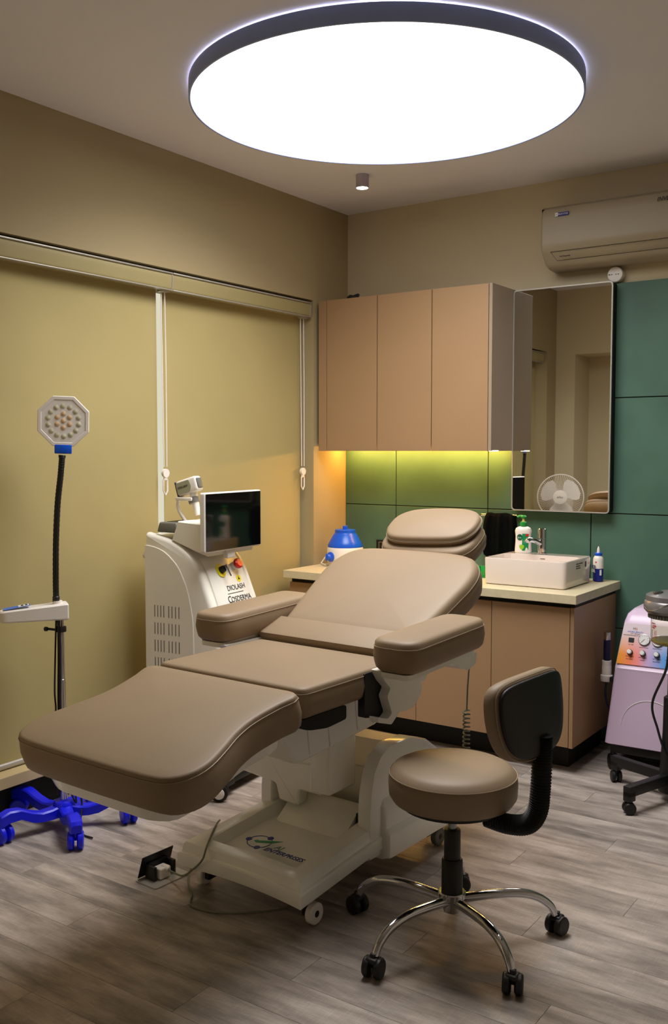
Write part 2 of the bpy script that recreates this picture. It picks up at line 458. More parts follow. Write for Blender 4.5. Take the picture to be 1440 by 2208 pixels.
b.build('ceiling_fill_ring', M_ceilfill, t)  # added fill ring behind the rim, there only to lift the ceiling
B().lathe([(LR - .009, -.052), (LR - .009, -.064), (LR * .5, -.064)], seg=128).build('diffuser', M_lamp, t)
al = bpy.data.lights.new('lamp_beam', 'AREA'); al.shape = 'DISK'; al.size = 2 * (LR - .012); al.energy = LAMP_W; al.spread = R(LAMP_SPREAD); al.color = (1, .98, .955)
ao = bpy.data.objects.new('lamp_beam', al); COL.objects.link(ao); ao.parent = t; ao.location = (0, 0, -.0655)
t = thing('spotlight', 'small cylindrical ceiling spotlight beyond the big round lamp', 'lamp', (-2.725, 4.199, ZC))
sp = B(); prof = [(.030, -.066), (.033, -.067), (.033, 0), (.02, 0), (.02, -.06), (.03, -.06)]
sp.rings([[(r * math.cos(2 * math.pi * i / 32), r * math.sin(2 * math.pi * i / 32), z) for i in range(32)] for r, z in prof + prof[:1]], cap0=False, cap1=False)
sp.build('can', M_spotbody, t)
B().lathe([(.029, -.059), (.029, -.0645)], seg=32).build('lens', M_spot, t)

# ------------------------------------------------------------------ air conditioner
t = thing('air_conditioner', 'white split air conditioner high on the back wall', 'air conditioner', (-1.5, YB, 2.6))
prof = round_poly([(4.856, 2.755), (4.70, 2.742), (4.655, 2.715), (4.650, 2.52), (4.735, 2.437), (4.856, 2.432)], [.02, .03, .04, .03, .03, .02], 5)
prof.reverse()
b = B(); b.prism(prof, -1.952, -1.03, (1, 2, 0), bev=.012); b.build('housing', M_ac, t, world=True)
fp = face((0, 0, 0), (1, 0, 0), (0, 0, 1))
nrm = Vector((0, -(.083), -(.085))).normalized()
def acs(x, f): return Vector((x, 4.650 + .085 * f, 2.52 - .083 * f))
fl_ = B(); up = Vector((0, -.085, .083)).normalized()
for (x0, x1, f0, f1) in ((-1.90, -1.06, .16, .17), (-1.88, -1.06, .62, .63)):
    a, c = acs(x0, f0), acs(x1, f1)
    fl_.box((0, 0, -.001), (x1 - x0, .0014, .0012), T=face(acs(x0, f0), (1, 0, 0), up))
d = acs(-1.90, .16); e = acs(-1.88, .62); fl_.tube([d, e], .0008, 4)
fl_.build('louvre_gap', M_blackmat, t, world=True, smooth=False)
B().box((-1.85, -.02, -.002), (-1.09, .02, .0015), .001, T=face(Vector((0, 4.684, 2.486)), (1, 0, 0), up)).build('louvre', M_ac, t, world=True)
bd = B().box((-1.873, 4.6485, 2.676), (-1.803, 4.652, 2.694)); bo = bd.build('badge', M_inkblue, t, world=True, smooth=False)
B().box((-1.873, 4.648, 2.676), (-1.858, 4.6487, 2.694)).build('badge_emblem', M_paper, bo, world=True, smooth=False)
text('BLUE STAR', .0105, face((-1.831, 4.648, 2.685), (1, 0, 0), (0, 0, 1)), M_paper, bo, world=True)
text('+', .012, face((-1.8655, 4.6478, 2.685), (1, 0, 0), (0, 0, 1)), M_inkblue, bo, world=True)
text('INVERTER', .026, face((-1.372, 4.648, 2.687), (1, 0, 0), (0, 0, 1)), M_ink, t, align='LEFT', shear=.25, bold=.0006, world=True)
text('Self Diagnosis', .010, face(acs(-1.86, .40) + nrm * .003, (1, 0, 0), up), M_ink, t, align='LEFT', world=True)
# round socket plate
t = thing('socket_plate', 'round white socket cover on the wall above the mirror corner', 'socket', (-1.622, YP - .012, 2.392))
b = B(T=face((-1.622, 4.822, 2.392), (1, 0, 0), (0, 0, 1))); b.lathe([(.038, -.034), (.0385, .002), (.036, .005), (.02, .006)], seg=40); b.build('cover', M_white, t, world=True)
b = B(T=face((-1.622, 4.8155, 2.392), (1, 0, 0), (0, 0, 1)))
for x, w in ((-.026, .0055), (-.014, .003), (.007, .003), (.019, .0045)): b.box((x - w / 1, -.0016, 0), (x + w / 2, .0016, .002))
b.build('slot', M_black, t, world=True, smooth=False)

# ------------------------------------------------------------------ mirror
t = thing('wall_mirror', 'tall rectangular mirror with thin pale frame above the basin', 'mirror', (-1.88, YP, 1.2))
mx0, mx1, mz0, mz1 = -2.146, -1.615, 1.196, 2.354
outer = round_poly([(mx0, mz0), (mx1, mz0), (mx1, mz1), (mx0, mz1)], .022, 6)
inn = inset(outer, .006)
b = B(); b.rings([[(u, 4.782, v) for u, v in outer], [(u, 4.771, v) for u, v in outer], [(u, 4.771, v) for u, v in inn], [(u, 4.776, v) for u, v in inn]], cap0=False, cap1=False)
b.build('frame', M_alu, t, world=True)
B().prism(inset(outer, .004), 4.7735, 4.780, (0, 2, 1)).build('mirror_glass', M_mirror, t, world=True)
B().prism(inset(outer, .0005), 4.782, YP, (0, 2, 1)).build('backing', M_blackmat, t, world=True)

# ------------------------------------------------------------------ upper cabinet
ux0, ux1, uy0, uz0, uz1 = -3.228, -2.147, 4.518, 1.512, 2.360
t = thing('wall_cabinet', 'peach wall cabinet with three flat doors and light below', 'cabinet', (-2.69, YP, uz0))
B().box((ux0 + .002, uy0 + .019, uz0 + .026), (ux1 - .018, YP - .001, uz1), .001).build('carcass', M_lam, t, world=True, smooth=False)
B().box((ux1 - .018, uy0 + .001, uz0), (ux1, YP - .001, uz1), .001).build('side_panel', M_side, t, world=True, smooth=False)
dx = [-3.172, -2.834, -2.494, ux1 - .0185]
B().box((ux0, uy0 + .002, uz0), (-3.1735, uy0 + .02, uz1), .001).build('filler_strip', M_lam, t, world=True, smooth=False)
for i in range(3): B().box((dx[i] + .0025, uy0, uz0), (dx[i + 1] - .0025, uy0 + .019, uz1), .001).build('door', M_lam, t, world=True, smooth=False)
st = B().box((ux0 + .012, 4.745, uz0 + .016), (ux1 - .03, 4.765, uz0 + .027)); st.build('light_strip', M_strip, t, world=True, smooth=False)
B().box((ux1 - .02, 4.535, uz0 - .003), (ux1 + .0005, 4.61, uz0 + .003), .001).build('light_end', M_cap, t, world=True, smooth=False)
o = B().tube([(-3.045 + .03 * math.cos(a * .7), 4.60 + .03 * math.sin(a * .7), uz1 + .012 + .0022 * (a % 4) + (.018 if 8 < a < 14 else 0)) for a in range(30)], .008, 6).build('cable_coil', M_black)
o.location = (0, 0, -.0035)
tag(o, 'small dark cable coil lying on top of the peach wall cabinet', 'cable')

# ------------------------------------------------------------------ vanity cabinet + counter
t = thing('vanity_cabinet', 'peach base cabinet with flat doors under the cream counter', 'cabinet', (-2.4, YP, 0))
vx0, vx1, vy0 = -3.232, -1.592, 4.248
B().box((vx0, vy0 + .02, .132), (vx1 - .018, YP - .001, .786)).build('carcass', M_blackmat, t, world=True, smooth=False)
B().box((vx0, vy0 + .02, .786), (vx1 - .004, YP - .001, .811)).build('finger_recess', M_blackmat, t, world=True, smooth=False)
B().box((vx1 - .018, vy0 + .001, .130), (vx1, YP - .001, .789), .001).build('side_panel', M_lam, t, world=True, smooth=False)
B().box((vx0 + .02, 4.372, 0), (-1.655, YP - .01, .132)).build('toe_kick', M_blackmat, t, world=True, smooth=False)
vd = [vx0, -2.842, -2.424, -2.006, vx1 - .019]
for i in range(4): B().box((vd[i] + .0015, vy0, .132), (vd[i + 1] - .0015, vy0 + .019, .787), .001).build('door', M_lam, t, world=True, smooth=False)
o = B().box((-3.252, 4.212, .8115), (-1.570, YP - .001, .8535), .002).build('countertop', M_stone, smooth=False)
tag(o, 'cream stone countertop running under the basin to the blinds', 'countertop')
ZT = .8535
# basin
t = thing('wash_basin', 'white rectangular ceramic basin standing on the counter', 'basin', (-1.887, 4.52, ZT))
ol = round_poly([(-2.100, 4.343), (-1.673, 4.343), (-1.673, 4.70), (-2.100, 4.70)], .03, 6)
il = resample(round_poly([(-2.088, 4.355), (-1.685, 4.355), (-1.685, 4.592), (-2.088, 4.592)], .03, 6), len(ol))
# start inner loop at the matching corner for clean quads
def align(loop, ref):
    n = len(loop); k = min(range(n), key=lambda i: (Vector(loop[i]) - Vector(ref[0])).length)
    return loop[k:] + loop[:k]
il = align(il, ol)
zr = .986; b = B(); il2 = inset(il, .045); il3 = inset(il, .10)
b.rings([[(u, v, ZT + .0002) for u, v in inset(ol, .012)], [(u, v, ZT + .006) for u, v in inset(ol, .004)], [(u, v, zr - .006) for u, v in ol], [(u, v, zr - .001) for u, v in inset(ol, .0025)], [(u, v, zr) for u, v in inset(ol, .006)],
         [(u, v, zr) for u, v in inset(il, -.002)], [(u, v, zr - .004) for u, v in il], [(u, v, ZT + .045) for u, v in inset(il, .012)], [(u, v, ZT + .024) for u, v in il2], [(u, v, ZT + .02) for u, v in il3]])
b.build('bowl', M_ceramic, t, world=True)
b = B(T=face((-1.89, 4.591, .966), (1, 0, 0), (0, 0, 1))); b.box((-.014, -.004, -.002), (.014, .004, .002), .002); b.build('overflow', M_chrome, t, world=True)
lab = face((-1.6725, 4.53, .952), (0, 1, 0), (0, 0, 1))
for k, (s_, dy) in enumerate((('CERAMIC WASH BASIN', .012), ('SIZE 430 X 355', .001), ('MADE IN INDIA', -.010))): text(s_, .0085, lab @ TR(-.05, dy, 0), M_ink, t, align='LEFT', world=True)
b = B(T=lab); b.box((.075, -.012, 0), (.088, .016, .0006)); b.build('stamp', M_ink, t, world=True, smooth=False)
# tap
t = thing('tap', 'chrome mixer tap on the back ledge of the basin', 'tap', (-1.918, 4.648, zr))
b = B(); b.lathe([(.026, 0), (.026, .006), (.0215, .01), (.0215, .075), (.0215, .076)], c=(-1.918, 4.648, zr + .0003), seg=24); b.build('body', M_chrome, t, world=True)
b = B(); b.lathe([(.0205, .079), (.0225, .081), (.0225, .128), (.019, .131)], c=(-1.918, 4.648, zr), seg=24); b.build('lever', M_chrome, t, world=True)
b = B(); b.tube([(-1.919, 4.640, zr + .052), (-1.936, 4.59, zr + .072), (-1.948, 4.545, zr + .080), (-1.95, 4.535, zr + .072)], .0125, 12); b.build('spout', M_chrome, t, world=True)
# soap pump
sx, sy = -2.022, 4.652
t = thing('soap_bottle', 'white liquid soap bottle with green pump beside the tap', 'bottle', (sx, sy, zr))
prof = [(.040, 0), (.043, .004), (.0425, .02), (.040, .06), (.0395, .085), (.042, .105), (.0425, .115), (.038, .127), (.026, .134), (.015, .137)]
b = B(T=Matrix.Translation((sx, sy, zr + .0003)) @ Matrix.Rotation(R(28), 4, 'Z') @ Matrix.Diagonal((1, .62, 1, 1))); b.lathe(prof, seg=40); b.build('body', M_white, t, world=True)
b = B(); b.lathe([(.017, .137), (.0175, .138), (.0175, .158), (.015, .160)], c=(sx, sy, zr), seg=24)
b.build('collar', M_gr, t, world=True)
b = B(); b.lathe([(.0095, .160), (.0095, .164), (.006, .165), (.006, .178)], c=(sx, sy, zr), seg=16); b.build('stem', mat('pale_stem', (220, 200, 120), .4), t, world=True)
b = B(); b.lathe([(.008, .176), (.0155, .184), (.0165, .188), (.010, .194)], c=(sx, sy, zr), seg=20)
b.tube([(sx - .006, sy, zr + .189), (sx - .02, sy - .008, zr + .189), (sx - .03, sy - .012, zr + .184)], .006, 8); b.build('pump_head', M_gr, t, world=True)
def soapT(u, z, off=0):
    a = R(28); n = Vector((math.sin(a), -math.cos(a), 0)); r_ = Vector((math.cos(a), math.sin(a), 0))
    x = max(-.0395, min(.0395, u)); d = .62 * math.sqrt(max(0, .0412 ** 2 - x * x)) + .0008 + off
    return Vector((sx, sy, zr + z)) + r_ * u + n * d, r_, n
def patch(poly, name, mt, par, off=0):
    b = B(); pts = [soapT(u, z, off)[0] for u, z in poly]; p2 = [p + soapT(0, 0)[2] * .0006 for p in pts]
    b.rings([pts, p2]); return b.build(name, mt, par, world=True, smooth=False)
lb = patch([(-.008, .012), (.004, .012), (.014, .013), (.024, .016), (.025, .045), (.024, .08), (.026, .098), (.014, .1), (.004, .1), (-.008, .1)], 'label', M_gr2, t)
patch([(-.02 + .014 * math.cos(a * .4488), .082 + .016 * math.sin(a * .4488)) for a in range(14)], 'brand_disc', M_gr3, lb, .0007)
patch([(.010, .087), (.017, .0868), (.0245, .087), (.0245, .099), (.017, .099), (.010, .099)], 'red_square', M_red, lb, .0007)
patch([(-.022, .040), (-.010, .044), (.002, .040), (.002, .03), (-.004, .022), (-.010, .018), (-.017, .022), (-.022, .03)], 'shield', M_lime, lb, .0007)
p_, r_, n_ = soapT(-.016, .080, .0016)
text('Dettol', .0115, face(p_, r_, (0, 0, 1)), M_paper, lb, world=True)
p_, r_, n_ = soapT(.010, .062, .0012); text('ORIGINAL', .0055, face(p_, r_, (0, 0, 1)), M_paper, lb, world=True)
p_, r_, n_ = soapT(.010, .054, .0012); text('liquid hand wash', .0035, face(p_, r_, (0, 0, 1)), M_paper, lb, world=True)
# blue-white gel bottle
gx, gy = -1.655, 4.742
t = thing('gel_bottle', 'white and blue squeeze bottle with pointed nozzle right of the basin', 'bottle', (gx, gy, ZT))
def gel(prof, name, mt, par=None, seg=28): return B().lathe(prof, c=(gx, gy, ZT + .0003), seg=seg).build(name, mt, par or t, world=True)
gel([(.022, 0), (.0255, .004), (.0258, .06), (.0258, .067)], 'blue_body', M_blue if False else mat('royal_blue_print', (10, 30, 130), .35), t)
gel([(.0258, .067), (.0258, .112), (.024, .121), (.0175, .131)], 'white_body', M_white)
gel([(.018, .131), (.0185, .132), (.0185, .144), (.017, .146)], 'cap', M_blue2)
gel([(.008, .146), (.0075, .155), (.0055, .168), (.002, .178)], 'nozzle', M_white)
gt = face((gx - .017, gy - .0205, ZT + .076), (.77, -.64, 0), (0, 0, 1))
text('ECO', .020, gt, M_inkblue, t, bold=.0005, world=True)
text('GEL', .020, gt @ TR(0, -.0205, .0003), M_paper, t, bold=.0005, world=True)
b = B(T=face((gx - .003, gy - .0262, ZT + .1), (1, 0, 0), (0, 0, 1))); b.lathe([(.004, 0), (.004, .0008)], seg=16); b.build('red_mark', M_red, t, world=True)
b = B(T=face((gx + .0185, gy - .0185, ZT + .048), (.71, .71, 0), (0, 0, 1))); b.box((-.005, -.014, 0), (.005, .014, .0008)); b.build('side_label', M_paper, t, world=True, smooth=False)
# green tray
t = thing('green_tray', 'small green plastic tray on the counter left of the basin', 'tray', (-2.235, 4.62, ZT))
po = round_poly([(-2.32, 4.53), (-2.125, 4.53), (-2.125, 4.76), (-2.32, 4.76)], .02, 5)
b = B(); b.rings([[(u, v, ZT + .0003) for u, v in inset(po, .012)], [(u, v, ZT + .035) for u, v in po], [(u, v, ZT + .035) for u, v in inset(po, .008)], [(u, v, ZT + .006) for u, v in inset(po, .018)]]); b.build('tray_body', M_gr, t, world=True)
# wax heater
hx, hy = -3.098, 4.60
t = thing('wax_heater', 'white wax heater pot with tall blue conical lid', 'wax heater', (hx, hy, ZT))
def hb(prof, name, mt, par=None): return B().lathe([(r_ * .89, z) for r_, z in prof], c=(hx, hy, ZT + .0005), seg=40).build(name, mt, par or t, world=True)
hb([(.108, 0), (.114, .005), (.118, .06), (.117, .098), (.112, .106)], 'pot', M_white)
lid = hb([(.112, .106), (.113, .109), (.113, .118), (.1, .14), (.078, .176), (.071, .182), (.067, .188)], 'lid', M_blue2)
hb([(.067, .188), (.067, .205), (.064, .2065)], 'lid_collar', M_blue2, lid)
hb([(.017, .2065), (.017, .226), (.014, .2275)], 'lid_knob', M_blue2, lid)
kp = Vector((hx + .046, hy - .1015, ZT + .055)); kp = Vector((hx - .03, hy - .100, ZT + .055))
kn = B(T=face(kp, (1, -.26, 0), (0, 0, 1))); kn.lathe([(.028, 0), (.028, .008), (.018, .012), (.015, .03), (.012, .032)], seg=24); kn.box((-.004, -.02, .03), (.004, .02, .036), .001); kn.build('dial', M_blue2, t, world=True)
b = B(); b.tube([(hx - .113, hy - .03, ZT + .05), (hx - .135, hy - .05, ZT + .008), (hx - .06, hy - .115, ZT + .008)], .004, 6); b.build('wire_handle', M_white, t, world=True)
# black wall outlet behind the chair head
t = thing('wall_outlet', 'black switch plate on the green panel behind the headrest', 'outlet', (-2.995, YP, .96))
b = B(); b.box((-3.03, YP - .009, .92), (-2.90, YP - .0003, .988), .002); po_ = b.build('plate', M_black, t, world=True, smooth=False)
b = B()
for x0 in (-3.010, -2.955): 
    q = [(x0, .93), (x0 + .042, .93), (x0 + .042, .975), (x0, .975)]
    b.tube([(u, YP - .0095, v) for u, v in q], .0012, 4, closed=True)
b.build('socket_outline', M_alu, t, world=True)
# towel on a hook bar
t = thing('towel_bar', 'short chrome towel bar on the green panel above the counter', 'towel bar', (-2.23, YP, 1.17))
b = B(); b.cyl((-2.335, 4.806, 1.163), (-2.12, 4.806, 1.163), .008, seg=12)
for x in (-2.318, -2.14): b.cyl((x, 4.806, 1.163), (x, YP - .0003, 1.163), .007, seg=12)
b.build('bar', M_chrome, t, world=True)
rows = []; n = 28
for k, (z, hw, d) in enumerate(((1.173, .072, .0), (1.168, .076, .014), (1.155, .082, .019), (1.12, .088, .022), (1.05, .093, .024), (.985, .092, .025), (.945, .080, .024), (.935, .066, .022))):
    loop = []
    for i in range(n):
        u = -1 + 2 * i / (n - 1); fold = .006 * math.sin(u * 7 + k * .3) + .004 * math.sin(u * 15)
        loop.append((-2.222 + u * hw, 4.797 - d - fold * min(1, k / 2), z + .004 * math.sin(u * 5 + k)))
    rows.append(loop)
b = B(); back = [[(p[0], 4.823, p[2]) for p in l] for l in rows]
full = [f + list(reversed(bk)) for f, bk in zip(rows, back)]
b.rings(full); o = b.build('hand_towel', M_towel, ang=80); tag(o, 'black hand towel bunched over the short bar beside the mirror', 'towel')

# ------------------------------------------------------------------ treatment chair (local axes: x across, y towards the head)
CH = thing('treatment_chair', 'taupe leather treatment chair on white hydraulic base, centre of room', 'treatment chair', (-2.005, 2.34, 0), R(-2.5))
ROOT[CH.name] = Vector((0, 0, 0))
def pad(name, poly, T, th, par=CH, **k):
    b, seam = cushion(poly, th, T=T, **k); o = b.build(name, M_leather, par, ang=50)
    s = B(T=T); s.tube(seam, .0016, 5, closed=True); s.build('seam', M_seam, o)
    return o
def sym(half): return half + [(-x, y) for x, y in reversed(half)]
FT = TR(0, -.07, .795) @ rotx(R(12.5))
foot = smooth_poly(sym([(.0, .012), (.20, .012), (.300, .010), (.327, -.02), (.313, -.08), (.303, -.18), (.314, -.26), (.340, -.34), (.361, -.42), (.357, -.48), (.325, -.526), (.27, -.545), (.13, -.550)][1:]) , 96)
pad('footrest', foot, FT, .118, r_top=.013, dome=.008)
ff = smooth_poly(sym([(.20, -.05), (.26, -.08), (.25, -.2), (.265, -.36), (.262, -.47), (.2, -.512), (.1, -.516)]), 64)
b = B(T=FT); b.rings([[(u, v, -.170) for u, v in inset(ff, .012)], [(u, v, -.162) for u, v in ff], [(u, v, -.1178) for u, v in inset(ff, -.012)]]); b.build('footrest_pan', M_cream, CH)
ST = TR(0, 0, .800)
seat = round_poly([(-.318, -.042), (.318, -.042), (.318, .484), (-.318, .484)], [.03, .03, .03, .03], 6)
pad('seat', resample(seat, 96), ST, .10, r_top=.016, dome=.004)
b = B(); b.prism(round_poly([(-.05, .70), (.20, .70), (.20, .655), (.10, .648), (0, .662), (-.045, .682)], [.005, .01, .01, .02, .03, .005], 4), -.30, .30, (1, 2, 0)); b.build('seat_board', M_blackmat, CH)
b = B(); b.cyl((-.30, -.052, .695), (.302, -.052, .695), .012, seg=12); b.build('hinge_rod', M_steel, CH)
# backrest
BT = TR(0, .587, .854) @ rotx(R(28))
bk = smooth_poly(sym([(.15, -.004), (.285, -.003), (.306, .02), (.313, .07), (.326, .16), (.341, .28), (.349, .36), (.340, .445), (.300, .515), (.235, .547), (.12, .557)]), 96)
pad('backrest', bk, BT, .125, r_top=.03, r_bot=.04, dome=.01)
fpz = .112
flp = B(T=TR(0, .486, .823) @ rotx(R(20.5)))
flp.rings([[(-.312, .008, -.06), (.312, .008, -.06), (.312, .125, -.07), (-.312, .125, -.07)], [(-.330, -.001, -.012), (.330, -.001, -.012), (.322, .125, -.02), (-.322, .125, -.02)], [(-.330, .002, -.002), (.330, .002, -.002), (.318, .125, .001), (-.318, .125, .001)], [(-.322, .012, .002), (.322, .012, .002), (.31, .125, .002), (-.31, .125, .002)]])
flp.build('backrest_flap', M_leather, CH)
b = B(T=BT); b.box((-.21, .0, -.155), (.21, .46, -.1245), .008); b.build('back_board', M_blackmat, CH)
for s in (-1, 1): B(T=BT).cyl((s * .10, .38, -.13), (s * .10, .78, -.118), .009, seg=10).build('headrest_bar', M_steel, CH)
# headrest and its pillow
HT = TR(.0, 1.095, 1.102) @ rotx(R(29))
hd = smooth_poly(sym([(.10, .0), (.175, .012), (.213, .055), (.222, .12), (.212, .19), (.175, .232), (.10, .25)]), 72)
pad('headrest', hd, HT, .095, r_top=.022, r_bot=.035, dome=.01)
PT = TR(.012, 1.100, 1.156) @ rotx(R(29)) @ Matrix.Rotation(R(4), 4, 'Z')
pw_ = smooth_poly(sym([(.09, .004), (.165, .022), (.200, .07), (.207, .125), (.195, .18), (.15, .222), (.07, .240)]), 72)
pad('head_pillow', pw_, PT, .046, r_top=.018, r_bot=.018, dome=.012)
# armrests
for s, (x0, y0_, AL) in ((1, (.425, .26, .495)), (-1, (-.405, .285, .545))):
    ap = round_poly([(-.088, 0), (.088, 0), (.088, AL), (-.088, AL)], [.066, .066, .06, .06], 8)
    AT = TR(x0, y0_, .910) @ rotx(R(2.4))
    pad('armrest', resample(ap, 80), AT, .108, r_top=.022, r_bot=.03, dome=.006)
    b = B(T=AT)
    b.prism(round_poly([(-.06, .015), (.06, .015), (.06, AL - .04), (-.06, AL - .04)], .03, 5), -.125, -.1078)                 # tray below the pad
    b.prism(round_poly([(AL - .22, -.122), (AL - .03, -.122), (AL - .04, -.165), (AL - .10, -.175)], .012, 4), -.055, .055, (1, 2, 0))   # rear lug
    b.build('armrest_tray', M_cream, CH)
    sp_ = round_poly([(.30, .800), (.60, .800), (.602, .756), (.581, .716), (.548, .714), (.560, .694), (.539, .662), (.510, .639), (.457, .636), (.415, .640), (.395, .624), (.370, .608), (.292, .631), (.291, .649), (.350, .631), (.373, .645), (.345, .706), (.364, .731), (.33, .76)], .006, 3)
    b = B(); lo, hi = (.325, .36) if s > 0 else (-.36, -.325)
    b.prism(sp_, lo, hi, (1, 2, 0)); b.build('armrest_support', M_cream, CH, ang=30)
    b = B(); b.prism(round_poly([(.27, .79), (.33, .79), (.46, .745), (.452, .712), (.401, .719), (.379, .696), (.41, .637), (.388, .622), (.27, .645)], .005, 3), min(s * .295, s * .322), max(s * .295, s * .322), (1, 2, 0)); b.build('arm_gusset', M_black, CH)
# under-seat shroud with ribs, telescopic column, lift panel
b = B(); sh = [(.012, .665), (.118, .492), (.30, .505), (.60, .528), (.625, .70), (.02, .70)]
b.prism(round_poly(sh, [.004, .03, 0, .03, .01, .004], 4), -.16, .16, (1, 2, 0), bev=.010)
for yy in (.19, .30, .46, .555): b.prism([(yy - .006, .515 if yy < .4 else .535), (yy + .006, .515 if yy < .4 else .535), (yy - .012, .66), (yy - .024, .66)], .157, .164, (1, 2, 0), bev=.002)
b.build('seat_shroud', M_cream, CH)
b = B(); b.box((.045, .325, .325), (.135, .485, .53), .012, 3); b.build('lift_column', M_cream, CH)
b = B(); b.prism(round_poly([(-.385, .305), (-.385, .33), (-.25, .47), (-.14, .52), (.03, .52), (.03, .285), (-.065, .285), (-.072, .225), (-.16, .228), (-.178, .287)], [.01, .01, .03, .03, .0, .0, .01, .005, .005, .01], 4), .405, .46, (0, 2, 1), bev=.006)
b.box((-.36, .40, .385), (.03, .4065, .389), .001); b.build('lift_panel', M_cream, CH)
b = B(); pts = []
for k, (yy, zz) in enumerate(((.60, .195), (.597, .30), (.605, .352), (.598, .36), (.602, .40), (.64, .452), (.70, .462))): pts.append([(x, yy - .02 * math.sin((x + .22) * 7), zz) for x in [-.23 + .46 * i / 20 for i in range(21)]])
b.rings([p + [(q[0], q[1] + .03 if i < 6 else q[1], q[2] - .004) for q in reversed(p)] for i, p in enumerate(pts)], ang if False else True); b.build('column_skirt', M_cream, CH)
b = B(); b.box((-.2, .49, .09), (.2, .80, .205), .01); b.build('base_block', M_blackmat, CH)
# base tray
def tray():
    b = B(); rs = []
    def loop(ins, z0, z1, w0=.272, w1=.258):
        fr = []; up = .010 if .012 < ins < .09 else 0
        for i in range(17):
            u = -1 + 2 * i / 16; fr.append((u * (w0 - ins), .0 + ins + .022 * (1 - u * u), z0 + up * u ** 4))
        rt = [(w0 - ins + (w1 - w0) * k / 6, ins + (.478 - ins) * k / 6, z0 + up + (z1 - z0) * k / 6) for k in range(1, 7)]
        bk_ = [((w1 - ins) * (1 - 2 * k / 16), .478, z1 + up * (1 - 2 * k / 16) ** 4) for k in range(1, 16)]
        lf = [(-x, y_, z_) for x, y_, z_ in reversed(rt)]
        return fr + rt + bk_ + lf
    for ins, a, c in ((.02, .092, .126), (.002, .092, .126), (0, .098, .13), (0, .133, .164), (.003, .139, .170), (.011, .142, .174), (.016, .158, .192), (.021, .165, .201), (.05, .170, .211), (.080, .168, .209), (.10, .146, .184), (.13, .142, .176)):
        rs.append(loop(ins, a, c))
    b.rings(rs); return b
base_o = tray().build('base_cover', M_cream, CH, ang=26)
b = B(); b.rings([[(-.145, .36, .158), (.155, .36, .158), (.155, .46, .158), (-.145, .46, .158)], [(-.14, .47, .246), (.16, .47, .246), (.16, .505, .25), (-.14, .505, .25)]]); b.build('tray_ramp', M_cream, base_o)
b = B()
b.box((.165, .44, .16), (.21, .50, .24)); b.build('hinge_slot', M_blackmat, base_o, smooth=False)
# printed emblem on the tray
sl = math.atan2(.018, .27)
ET = TR(-.06, .185, .1665) @ Matrix.Rotation(sl + R(2), 4, 'X')
em = B(T=ET); em.tube([(.046 * math.cos(a * .2618), .040 * math.sin(a * .2618), .0006) for a in range(24)], .0016, 4, closed=True); eo = em.build('emblem', M_inkblue, base_o)
for a in (65, 185, 295): B(T=ET).lathe([(.0115, 0), (.0115, .0014)], c=(.046 * math.cos(R(a)), .040 * math.sin(R(a)), .0006), seg=16).build('emblem_dot', M_inkblue, eo)
b = B(T=ET); b.prism([(-.022, -.004), (-.012, .008), (-.008, .004), (.06, .034), (.074, .04), (.05, .012), (-.006, -.012)], .0008, .0018); b.build('emblem_tick', M_gr2, eo, smooth=False)
text('AJ', .034, ET @ TR(.073, -.002, .001), M_gr3, eo, align='LEFT', shear=.2)
text('ENTERPRISES', .029, ET @ TR(.048, -.029, .001), M_inkblue, eo, align='LEFT', shear=.25, bold=.0006)
# fenders (right one seen, left one its twin)
for s in (1, -1):
    def P(seq): return seq
    outer_ = [(.405, .10), (.405, .262), (.412, .33), (.432, .405), (.470, .452), (.53, .480), (.66, .478), (.78, .44), (.90, .36), (.95, .26), (.96, .10)]
    b = B(); xx = lambda v: s * v
    rs = []
    for x, ins in ((.195, .006), (.200, 0), (.238, 0), (.248, .004), (.252, .014)):
        q = inset(outer_, ins); rs.append([(s * x, u, v) for u, v in q])
    b.rings(rs)
    # skirt box with a step
    sk = [(.20, .345), (.235, .330), (.262, .283), (.270, .270), (.272, .198), (.285, .186), (.288, .175), (.288, .098), (.270, .090), (.20, .090)]
    def skr(y_, sc=0): return [(s * (x - sc), y_, z) for x, z in sk]
    b.rings([skr(.468, .012), skr(.476, .002), skr(.49), skr(.93), skr(.945, .004), skr(.955, .02)])
    b.build('fender', M_cream, CH, ang=40)
    for (wx, wy, wr) in ((.262, .105, .035), (.235, .88, .035)):
        w = B(T=Matrix.Translation((s * (wx - (.0 if wy > .5 else .02)), wy, wr)) @ Matrix.Rotation(R(90), 4, 'Y')); w.lathe([(.011, -.012), (wr - .004, -.013), (wr, -.009), (wr, .009), (wr - .004, .013), (.011, .012)], seg=28)
        c = w.build('caster', M_white if wy < .5 else M_grey, CH)
        w = B(T=Matrix.Translation((s * (wx - (.0 if wy > .5 else .02)), wy, wr)) @ Matrix.Rotation(R(90), 4, 'Y')); w.lathe([(.011, -.0125), (.011, .0125)], seg=16); w.build('axle', M_black, c)
        w = B(); x_ = s * (wx - .045); w.box((x_ - .01, wy - .02, wr - .01), (x_ + .01, wy + .02, .11), .003); w.build('caster_fork', M_black, CH)
# far-left caster of the chassis seen under the footrest
w = B(T=Matrix.Translation((-.745, .69, .05)) @ Matrix.Rotation(R(60), 4, 'Z') @ Matrix.Rotation(R(90), 4, 'Y'))
